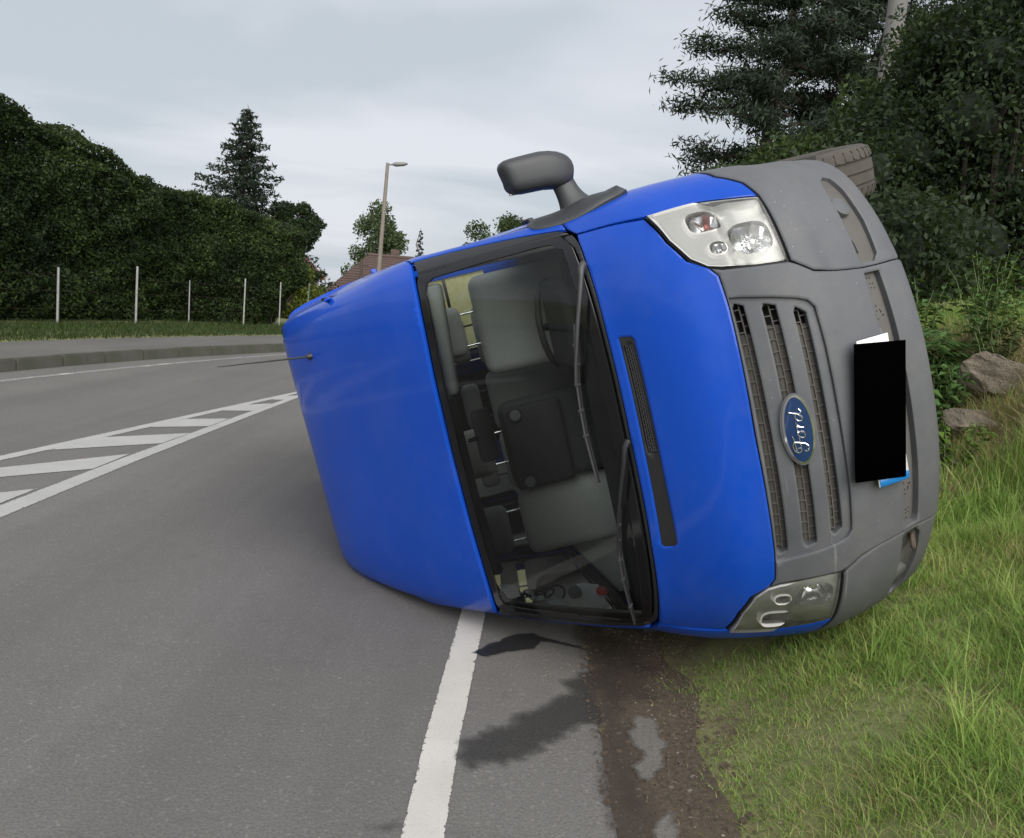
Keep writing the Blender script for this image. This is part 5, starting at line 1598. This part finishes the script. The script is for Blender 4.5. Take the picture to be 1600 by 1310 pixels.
def house(name, base, w, d, wall_h, ridge_h, rmat, label, rot=0.0, hip=0.0, wins=()):
    t_ = empty(name, base); t_.rotation_euler = (0, 0, rot)
    V = [(-w / 2, -d / 2, 0), (w / 2, -d / 2, 0), (w / 2, d / 2, 0), (-w / 2, d / 2, 0), (-w / 2, -d / 2, wall_h), (w / 2, -d / 2, wall_h), (w / 2, d / 2, wall_h), (-w / 2, d / 2, wall_h)]
    F = [(0, 1, 5, 4), (1, 2, 6, 5), (2, 3, 7, 6), (3, 0, 4, 7)]
    if not hip:
        V += [(-w / 2, 0, ridge_h - 0.1), (w / 2, 0, ridge_h - 0.1)]
        F += [(4, 8, 7), (5, 6, 9)]
    mesh('wall', V, F, 'render_wall', t_)
    ov = 0.45
    e = [(-w / 2 - ov, -d / 2 - ov), (w / 2 + ov, -d / 2 - ov), (w / 2 + ov, d / 2 + ov), (-w / 2 - ov, d / 2 + ov)]
    ze = wall_h - 0.25
    rl, rr = -w / 2 - ov + hip, w / 2 + ov - hip
    V, F = [], []
    for dz in (0.0, -0.16):
        V += [(x, yq, ze + dz) for x, yq in e] + [(rl, 0, ridge_h + dz), (rr, 0, ridge_h + dz)]
    F = [(0, 1, 5, 4), (2, 3, 4, 5), (3, 0, 4), (1, 2, 5), (6, 10, 11, 7), (8, 11, 10, 9), (9, 10, 6), (7, 11, 8)]
    F += [(0, 6, 7, 1), (1, 7, 8, 2), (2, 8, 9, 3), (3, 9, 6, 0)]
    rf = mesh('roof', V, F, rmat, t_)
    # tile courses: proud ridges along the roof
    lst = []
    for s_ in (-1, 1):
        for k in range(1, 15):
            q = k / 15
            yq = s_ * (d / 2 + ov) * (1 - q); z = ze + (ridge_h - ze) * q + 0.02
            lst.append(([(e[0][0] + (rl - e[0][0]) * q, yq, z), (e[1][0] + (rr - e[1][0]) * q, yq, z)], 0.03))
    tubes('tile_courses', lst, rmat, rf, 4)['kind'] = 'stuff'
    tube('ridge', [(rl, 0, ridge_h + 0.02), (rr, 0, ridge_h + 0.02)], 0.11, rmat, rf, 8)
    rbox('chimney', (-w * 0.14, 0.3, ridge_h + 0.10), (0.5, 0.5, 0.7), 'roof_tile', rf, 0.03, seg=1)
    for (x, z) in wins:
        f_ = rbox('window', (x, -d / 2 - 0.01, z), (1.3, 0.10, 1.4), 'window_white', t_, 0.02, seg=1)
        rbox('pane', (x, -d / 2 - 0.05, z), (1.1, 0.05, 1.2), 'house_glass', f_, 0.005, seg=1)
    tag(t_, label, 'house')
    return t_
house('house', (-6.3, 53, -2.8), 8.6, 7.0, 4.15, 6.05, 'roof_tile', 'low house with a brown tiled hip roof behind the van', R(8), hip=2.0, wins=((-2.5, 2.3), (0.5, 2.3)))
house('house', (-19.9, 76, -4.6), 6.0, 4.4, 6.6, 8.95, 'roof_tile_red', 'far house with an orange red gable roof', R(88), wins=((-1.2, 5.0), (1.2, 5.0)))

# ------------------------------------------------------------------ right-hand trees
def pine(name, base, h, label, seed, nb, reach, zlo, size=0.30, per=120, lean=(0, 0), bias=None):
    """sparse old conifer: bare limbs with needle clumps towards the ends"""
    rg = np.random.default_rng(seed)
    t_ = empty(name, base)
    limbs = [limb((0, 0, -0.4), (lean[0], lean[1], h), 0.24, 0.05, 0, 9, rg)]
    C = []
    for i in range(nb):
        q = (i + rg.uniform(0, 1)) / nb
        z = zlo + (h - zlo) * q
        a = i * 2.399 + rg.uniform(-.5, .5)
        L = reach * (1 - 0.60 * q) * rg.uniform(0.65, 1.1)
        out = np.array([math.cos(a), math.sin(a), 0])
        p0 = np.array([lean[0] * z / h, lean[1] * z / h, z])
        p1 = p0 + out * L + np.array([0, 0, rg.uniform(-0.12, 0.16) * L])
        pts, rad = limb(p0, p1, 0.055 * (1 - 0.5 * q), 0.012, 0.10, 5, rg)
        limbs.append((pts, rad))
        P = np.array(pts)
        nsub = 9
        for s_ in range(nsub):
            u = 0.30 + 0.70 * (s_ + rg.uniform(0, 1)) / nsub
            k = u * 5; j = min(int(k), 4)
            c = P[j] + (P[j + 1] - P[j]) * (k - j)
            tw = rg.normal(size=3); tw[2] = abs(tw[2]) * 0.2
            tw = tw / np.linalg.norm(tw) * rg.uniform(0.25, 0.75) * (0.5 + 0.6 * (1 - q))
            limbs.append(([tuple(c), tuple(c + tw)], [0.012, 0.005]))
            n = int(per * rg.uniform(0.5, 1.2))
            v = rg.normal(size=(n, 3)) * np.array([0.27, 0.27, 0.13])
            C.append(c + tw * rg.uniform(0.3, 1.1, (n, 1)) + v)
    tubes('trunk', limbs, 'pine_bark', t_, 5)
    C = np.concatenate(C)
    leaves('crown', C, size, 'pine_needle', t_, rg, aspect=0.21)
    tag(t_, label, 'tree')
    return t_
pine('pine_tree', (6.35, 25, 1.2), 14.5, 'tall ragged conifer with open branches above the grey bumper', 51, 58, 3.7, 2.9, 0.21, 150, (0.8, 0))
pine('pine_tree', (8.5, 26.5, 1.6), 15.0, 'second conifer with a bare dark trunk beside the pale pole', 52, 40, 3.2, 4.6, 0.20, 130, (0.7, 0))
pine('pine_tree', (12.5, 27, 2.0), 14.0, 'conifer half hidden behind the dark bushes at far right', 53, 30, 3.6, 3.5, 0.24, 80)
pp = empty('utility_pole', (6.25, 18, 2.3)); tag(pp, 'thick pale concrete pole among the conifers at top right', 'pole')
tube('shaft', [(0.28, 0, -0.3), (0.30, 0, 3.0), (0.34, 0, 8.6)], [0.21, 0.19, 0.16], 'concrete', pp, 16)

def bush_mass(name, spec, leaf, size, nleaf, label, seed, cat='bush', core=True):
    """a dense thicket: many clumps of leaves over stems and an added light-blocking core"""
    rg = np.random.default_rng(seed)
    b0 = np.array(spec[0][:3], float); b0[2] = tz(b0[0], b0[1])
    t_ = empty(name, b0)
    cs = [np.array(s_[:3]) - b0 for s_ in spec]; rs = [s_[3] for s_ in spec]
    tot = sum(r * r for r in rs)
    C = clump_points(cs, rs, nleaf / tot, rg, 0.42)
    leaves('foliage', C, size, leaf, t_, rg, aspect=0.5)
    lst = []
    for c, r in zip(cs, rs):
        lst.append(limb((c[0] * 0.7, c[1] * 0.7 + 0.3, -0.2), c, 0.06, 0.02, 0, 4, rg))
    tubes('stem', lst, 'dark_bark', t_, 5)['kind'] = 'stuff'
    if core:  # hidden dark balls added inside the clumps to stop light passing
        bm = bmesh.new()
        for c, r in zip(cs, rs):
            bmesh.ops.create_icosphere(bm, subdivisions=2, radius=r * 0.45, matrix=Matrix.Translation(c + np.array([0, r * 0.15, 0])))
        from_bm('light_blocker', bm, 'blocker_dark', t_, True, None)['kind'] = 'stuff'
    tag(t_, label, cat)
    return t_
rgb_ = np.random.default_rng(60)
spec = []
# dark thicket filling the right edge
LIM = pchip([2.5, 3.6, 4.6, 5.3, 6.2, 12], [2.6, 3.9, 4.7, 5.8, 7.2, 9.0])
for k in range(120):
    x = rgb_.uniform(3.3, 11.5); yq = 11.6 + rgb_.uniform(0, 1.8) + 0.10 * abs(x - 6)
    g0 = tz(x, yq); r_ = rgb_.uniform(0.5, 0.85)
    zmax = min(float(LIM(x)) - r_ * 0.8, g0 + 5.4)
    spec.append((x, yq, g0 + (zmax - g0) * rgb_.uniform(0.02, 1.0)**0.8, r_))
bush_mass('thicket', spec, 'dark_leaf', 0.09, 130000, 'dense dark green thicket filling the right edge above the bank', 61)
spec = [(3.0 + 0.32 * k + rgb_.uniform(-.2, .2), 14.5 + rgb_.uniform(-.5, .5), 3.3 + 0.26 * k + rgb_.uniform(-.3, .2) - (k % 3) * 0.55, rgb_.uniform(0.5, 0.8)) for k in range(16)]
bush_mass('bush', spec, 'mid_leaf', 0.10, 34000, 'lighter green bush between conifers and dark thicket', 62)
spec = [(3.3 + 0.5 * k, 17.5 + rgb_.uniform(-.6, .6), 2.6 + (k % 4) * 0.5, rgb_.uniform(0.6, 0.95)) for k in range(18)]
bush_mass('bush', spec, 'dark_leaf', 0.12, 24000, 'dark low bush behind the van bumper under the conifers', 63)
# scrub on the bank further along, hidden behind the van from here
spec = [(3.0 + rgb_.uniform(0, 3.0), 9.5 + 0.9 * k, 1.6 + rgb_.uniform(0, 1.0), rgb_.uniform(0.5, 0.9)) for k in range(12)]
bush_mass('bush', spec, 'dark_leaf', 0.085, 40000, 'dark bush on the bank directly behind the van', 64)

# ------------------------------------------------------------------ grass
def blades(name, P, H, W, lean, mat, rg, seg=3, parent=None):
    """P base points (n,3); curved tapering blades"""
    n = len(P)
    a = rg.uniform(0, 2 * np.pi, n)
    d = np.stack([np.cos(a), np.sin(a), np.zeros(n)], -1)
    a2 = a + np.pi / 2 + rg.uniform(-.9, .9, n)
    w = np.stack([np.cos(a2), np.sin(a2), np.zeros(n)], -1) * W[:, None]
    V = np.empty((n, 2 * seg + 2, 3))
    for s_ in range(seg + 1):
        t_ = s_ / seg
        c = P + d * (lean * H * t_ * t_)[:, None] + np.array([0, 0, 1.0]) * (H * t_ * (1 - 0.30 * lean * t_))[:, None]
        k = (1 - t_)**0.7 * 0.5 + (0.02 if s_ == seg else 0)
        V[:, 2 * s_] = c - w * k
        V[:, 2 * s_ + 1] = c + w * k
    m_ = 2 * seg + 2
    base = (np.arange(n) * m_)[:, None, None]
    q = np.array([[2 * s_, 2 * s_ + 1, 2 * s_ + 3, 2 * s_ + 2] for s_ in range(seg)])[None]
    Fq = (base + q).reshape(-1, 4)
    return indexed(name, V.reshape(-1, 3), Fq, mat, parent, True)

rg = np.random.default_rng(71)
def scatter(n, x0, x1, y0, y1, keep):
    x = rg.uniform(x0, x1, n); yq = rg.uniform(y0, y1, n)
    k = keep(x, yq) > rg.uniform(0, 1, n)
    return x[k], yq[k]
inv = np.array(VAN_M.inverted())
def van_free(x, yq, z):
    """False where the van lies on the turf"""
    p = np.stack([x, yq, z + 0.02, np.ones_like(x)], -1) @ inv.T
    Wz = TF[1](np.clip(p[:, 2], 0.2, 2.52)); X0 = TF[0](np.clip(p[:, 2], 0.2, 2.52)); D = TF[2](np.clip(p[:, 2], 0.2, 2.52))
    u = np.clip(np.abs(p[:, 1]) / Wz, 0, 1)
    nose = X0 - D + D * np.sqrt(np.maximum(0, 1 - u**2.2))
    return ~((p[:, 2] > 0.15) & (p[:, 0] < nose - 0.05) & (p[:, 0] > REAR))
def dens(x, yq):
    s_ = x - EDGE_X(yq)
    e = np.clip((s_ - 0.20 - 0.10 * vnoise(yq, x, 2.5, 3) - 0.06 * vnoise(yq, x, 9, 4)) / 0.22, 0, 1)
    tuft = 0.62 + 0.5 * vnoise(x, yq, 3.2, 12) + 0.25 * vnoise(x, yq, 8, 13)
    bare = np.clip(1.15 - 2.2 * np.clip(vnoise(x, yq, 2.6, 19) + 0.4 * vnoise(x, yq, 7, 20) - 0.18, 0, 1), 0.62, 1)
    bank = np.where((s_ > 2.45) & (s_ < 3.1), 0.35, 1.0)
    return e * np.clip(tuft, 0.30, 1) * bare * bank
def turf(name, n, x0, x1, y0, y1, h0, h1, w0, w1, mat, label, lean=(0.25, 0.9), kind_d=dens):
    x, yq = scatter(n, x0, x1, y0, y1, kind_d)
    z = terrain(x, yq) - 0.01
    vis = van_free(x, yq, z)
    x, yq, z = x[vis], yq[vis], z[vis]
    k = len(x)
    hs = (h0 + (h1 - h0) * rg.uniform(0, 1, k)**1.6) * (0.75 + 0.45 * np.clip(vnoise(x, yq, 2.4, 12), -1, 1))
    hs *= np.clip(0.38 + (x - EDGE_X(yq) - 0.25) * 0.9, 0.35, 1.10)
    o = blades(name, np.stack([x, yq, z], -1), hs, rg.uniform(w0, w1, k), rg.uniform(*lean, k), mat, rg, 2 if h1 < 0.13 else 3)
    tag(o, label, 'grass', kind='stuff')
    return o
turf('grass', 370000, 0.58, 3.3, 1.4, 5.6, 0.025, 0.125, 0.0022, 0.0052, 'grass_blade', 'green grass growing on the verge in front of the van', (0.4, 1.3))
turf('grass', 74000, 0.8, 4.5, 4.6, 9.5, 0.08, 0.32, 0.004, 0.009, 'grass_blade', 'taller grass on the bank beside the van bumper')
turf('dry_grass', 100000, 0.66, 3.4, 1.4, 6.2, 0.02, 0.10, 0.0018, 0.004, 'dry_blade', 'withered straw coloured grass among the green verge', (0.5, 1.6))
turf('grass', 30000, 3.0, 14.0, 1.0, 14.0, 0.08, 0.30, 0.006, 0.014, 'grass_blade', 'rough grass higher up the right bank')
def bank_d(x, yq):
    return np.clip(0.6 + 0.6 * vnoise(x, yq, 2.6, 31), 0, 1) * (x - EDGE_X(yq) > 1.5)
turf('dry_grass', 16000, 2.2, 3.7, 4.9, 7.6, 0.12, 0.34, 0.003, 0.006, 'dry_blade', 'brown withered grass on the bank round the stones', (0.4, 1.3), bank_d)
# long tufts
tx, ty = [], []
for k in range(150):
    cx_, cy_ = rg.uniform(1.35, 3.2), rg.uniform(1.8, 6.2)
    m_ = int(rg.uniform(25, 60))
    tx.append(cx_ + rg.normal(0, 0.035, m_)); ty.append(cy_ + rg.normal(0, 0.035, m_))
tx = np.concatenate(tx); ty = np.concatenate(ty); tzz = terrain(tx, ty) - 0.01
v_ = van_free(tx, ty, tzz); tx, ty, tzz = tx[v_], ty[v_], tzz[v_]
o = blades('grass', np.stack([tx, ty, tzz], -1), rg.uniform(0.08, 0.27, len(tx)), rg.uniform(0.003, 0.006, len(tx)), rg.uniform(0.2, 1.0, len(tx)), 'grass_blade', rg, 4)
tag(o, 'long arching grass tufts scattered over the verge', 'grass', kind='stuff')
# litter on the soil strip
n = 520
x = EDGE_X(3.0) + 0.5 * rg.uniform(0.05, 1.0, n)**0.6; yq = rg.uniform(1.8, 4.6, n)
z = np.maximum(terrain(x, yq), 0) + 0.011
o = blades('straw_litter', np.stack([x, yq, z], -1), rg.uniform(0.006, 0.022, n), rg.uniform(0.0012, 0.0028, n), rg.uniform(2.0, 3.2, n), 'dry_blade', rg, 2)
tag(o, 'scraps of dry straw lying on the bare soil strip', 'straw', kind='stuff')
rgp = np.random.default_rng(72)
V, F = [], []
for k in range(700):
    x = float(EDGE_X(3.0)) + rgp.uniform(-0.25, 0.5); yq = rgp.uniform(2.2, 4.8)
    if rgp.uniform() < 0.5 and x < 0.42: continue
    zb = max(tz(x, yq), 0) + (0.011 if x > 0.45 else 0.001); r = rgp.uniform(0.002, 0.0065)
    o_ = len(V)
    for (a, b, c) in ((1, 0, 0.2), (0.2, 1, 0.1), (-1, 0.1, 0.2), (-0.1, -1, 0.15), (0, 0, 1.0)):
        V.append((x + a * r * rgp.uniform(0.7, 1.3), yq + b * r * rgp.uniform(0.7, 1.3), zb + c * r))
    F += [(o_, o_ + 1, o_ + 4), (o_ + 1, o_ + 2, o_ + 4), (o_ + 2, o_ + 3, o_ + 4), (o_ + 3, o_, o_ + 4)]
o = mesh('gravel', V, F, 'stone'); tag(o, 'loose pale grit along the broken asphalt edge', 'gravel', kind='stuff')
V, F = [], []
for k in range(1500):
    x = float(EDGE_X(3.2)) - 0.06 + 0.50 * rgp.uniform(0.0, 1.0); yq = rgp.uniform(2.0, 4.7)
    zb = max(tz(x, yq), 0) + 0.008; r = rgp.uniform(0.003, 0.008) * (2.2 if rgp.uniform() < 0.12 else 1.0)
    o_ = len(V)
    for (a, b, c) in ((1, 0, 0.1), (0.1, 1, 0.1), (-1, 0.1, 0.1), (-0.1, -1, 0.1), (0.5, 0.4, 0.75), (-0.5, 0.3, 0.8), (0.0, -0.5, 0.7)):
        V.append((x + a * r * rgp.uniform(0.7, 1.3), yq + b * r * rgp.uniform(0.7, 1.3), zb + c * r))
    F += [(o_ + p, o_ + q, o_ + s_) for p, q, s_ in ((0, 1, 4), (1, 5, 4), (1, 2, 5), (2, 6, 5), (2, 3, 6), (3, 0, 6), (0, 4, 6), (4, 5, 6))]
o = mesh('soil_clods', V, F, 'verge'); tag(o, 'crumbs of dark soil strewn along the torn verge', 'soil', kind='stuff')
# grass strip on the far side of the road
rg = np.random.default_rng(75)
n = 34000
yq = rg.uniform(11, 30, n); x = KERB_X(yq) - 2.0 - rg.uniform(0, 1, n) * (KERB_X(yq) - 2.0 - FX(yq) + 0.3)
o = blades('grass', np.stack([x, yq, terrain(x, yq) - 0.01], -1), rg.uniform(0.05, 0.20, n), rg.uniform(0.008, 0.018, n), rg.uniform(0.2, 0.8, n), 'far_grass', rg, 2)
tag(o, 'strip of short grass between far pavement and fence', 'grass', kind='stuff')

# ------------------------------------------------------------------ stones and weeds on the bank
def rock(loc, dims, rot, label, seed):
    rg = np.random.default_rng(seed)
    bm = bmesh.new()
    bmesh.ops.create_icosphere(bm, subdivisions=4, radius=1.0)
    pl = [(rg.normal(size=3), rg.uniform(0.45, 0.82)) for _ in range(11)]
    pl = [(v / np.linalg.norm(v), d) for v, d in pl]
    for v in bm.verts:
        p = np.array(v.co)
        for nrm, d in pl:
            q = p @ nrm
            if q > d: p = p - nrm * (q - d)
        p = p + 0.022 * np.sin(p[[1, 2, 0]] * 7 + seed) + 0.018 * np.sin(p[[2, 0, 1]] * 19 + seed) + rg.normal(size=3) * 0.008
        v.co = Vector(p * np.array(dims))
    o = from_bm('stone', bm, 'stone', None, True, 16)
    o.location = loc; o.rotation_euler = rot
    tag(o, label, 'stone', 'stones in the bank')
    return o
rock((3.24, 6.12, 1.36), (0.30, 0.26, 0.20), (0.1, 0.25, 0.3), 'large rough stone jutting from the bank, upper of the pair', 1)
rock((3.08, 5.85, 1.07), (0.29, 0.24, 0.14), (0.0, 0.15, -0.4), 'flat topped pale stone in the bank, lower of the pair', 2)
rock((3.55, 6.0, 1.30), (0.20, 0.18, 0.17), (0.3, 0.1, 0.9), 'brown stone at the right picture edge beside the upper stone', 3)
rock((2.72, 5.55, 0.86), (0.10, 0.09, 0.06), (0.3, 0.1, 0.5), 'small brown stone low in the bank next to tall grass', 4)

def weed(name, base, h, n_stem, leaf, size, nl, label, seed, pinnate=False, spread=0.25):
    rg = np.random.default_rng(seed)
    t_ = empty(name, base)
    limbs, C, Nn = [], [], []
    V = []
    for s_ in range(n_stem):
        a = rg.uniform(0, 6.28); q = rg.uniform(0.2, 1) * spread
        tip = np.array([math.cos(a) * q, math.sin(a) * q, h * rg.uniform(0.65, 1.0)])
        pts, rad = limb((math.cos(a) * q * 0.2, math.sin(a) * q * 0.2, -0.05), tip, 0.007, 0.002, -0.1, 5, rg)
        limbs.append((pts, rad))
        P = np.array(pts)
        for k in range(nl):
            u = 0.25 + 0.75 * (k + rg.uniform(0, 1)) / nl
            kk = u * 5; j = min(int(kk), 4)
            c = P[j] + (P[j + 1] - P[j]) * (kk - j)
            aa = k * 2.4 + rg.uniform(-.4, .4)
            out = np.array([math.cos(aa), math.sin(aa), rg.uniform(-0.15, 0.35)])
            up = np.array([0, 0, 1.0])
            if pinnate:
                L = size * 3.2 * rg.uniform(0.7, 1.1)
                side_ = np.cross(out, up)
                limbs.append(([tuple(c), tuple(c + out * L - up * 0.12 * L)], [0.003, 0.001]))
                for m_ in range(6):
                    for sg in (-1, 1):
                        b = c + out * L * (m_ + 1) / 6.5 - up * 0.12 * L * (m_ / 6)**2
                        d = (side_ * sg + out * 0.5 - up * 0.25); d /= np.linalg.norm(d)
                        w = np.cross(d, up); w /= np.linalg.norm(w)
                        ls = size * rg.uniform(0.8, 1.1)
                        V += [b, b + d * ls * 0.45 + w * ls * 0.22 , b + d * ls - up * ls * 0.15, b + d * ls * 0.45 - w * ls * 0.22]
            else:
                d = out - up * 0.1; d /= np.linalg.norm(d)
                w = np.cross(d, up); w /= np.linalg.norm(w)
                ls = size * rg.uniform(0.6, 1.2)
                b = c
                V += [b, b + d * ls * 0.5 + w * ls * 0.36 + up * ls * 0.08, b + d * ls - up * ls * 0.25, b + d * ls * 0.5 - w * ls * 0.36 + up * ls * 0.08]
    tubes('stem', limbs, 'weed_stem', t_, 4)['kind'] = 'stuff'
    V = np.array(V)
    quads('leaf', V, len(V) // 4, leaf, t_)['kind'] = 'stuff'
    tag(t_, label, 'plant')
    return t_
simple('weed_stem', (0.08, 0.13, 0.04), 0.7)
W_ = [('sapling', (2.84, 6.7, None), 1.05, 8, 'weed_leaf', 0.11, 10, 'ash like sapling with feathery leaves at the bumper edge', True, 0.30),
      ('weed', (2.70, 6.35, None), 0.72, 11, 'lime_leaf', 0.09, 14, 'bright lime green leafy weed beside the bumper', False, 0.24),
      ('weed', (2.60, 5.85, None), 0.58, 12, 'weed_leaf', 0.13, 11, 'broad leaved green weed low between bumper and stones', False, 0.28),
      ('weed', (3.10, 6.9, None), 0.60, 12, 'weed_leaf', 0.085, 14, 'green weed on the bank above the stones', False, 0.32),
      ('weed', (3.45, 6.8, None), 0.52, 12, 'weed_leaf', 0.08, 14, 'tangled weed at the right edge above the stones', False, 0.34),
      ('weed', (2.98, 6.15, None), 0.46, 12, 'weed_leaf', 0.08, 13, 'small weed just left of the upper stone', False, 0.24),
      ('weed', (3.75, 7.4, None), 0.58, 12, 'mid_leaf', 0.08, 14, 'dull green weed highest on the bank at the right edge', False, 0.36),
      ('weed', (3.30, 7.6, None), 0.66, 12, 'weed_leaf', 0.085, 14, 'leafy weed behind the ash like sapling', False, 0.36),
      ('weed', (4.10, 8.0, None), 0.66, 12, 'weed_leaf', 0.09, 14, 'weed on top of the bank beyond the stones', False, 0.36),
      ('weed', (2.66, 7.3, None), 0.62, 11, 'mid_leaf', 0.09, 13, 'dark weed half hidden behind the bumper edge', False, 0.28),
      ('weed', (2.72, 5.45, None), 0.34, 10, 'lime_leaf', 0.06, 12, 'low yellow green weed in the tall grass before the stones', False, 0.22),
      ('weed', (3.32, 6.35, None), 0.42, 10, 'mid_leaf', 0.075, 12, 'weed hanging over the top of the upper stone', False, 0.26),
      ('weed', (2.46, 6.45, None), 0.60, 10, 'weed_leaf', 0.10, 12, 'weed pressed against the underside of the bumper', False, 0.22)]
for k, (nm, (x, yq, _), h, ns, lf, sz, nl, lab, pin, spd) in enumerate(W_):
    weed(nm, (x, yq, tz(x, yq)), h, ns, lf, sz, nl, lab, 100 + k, pin, spd)
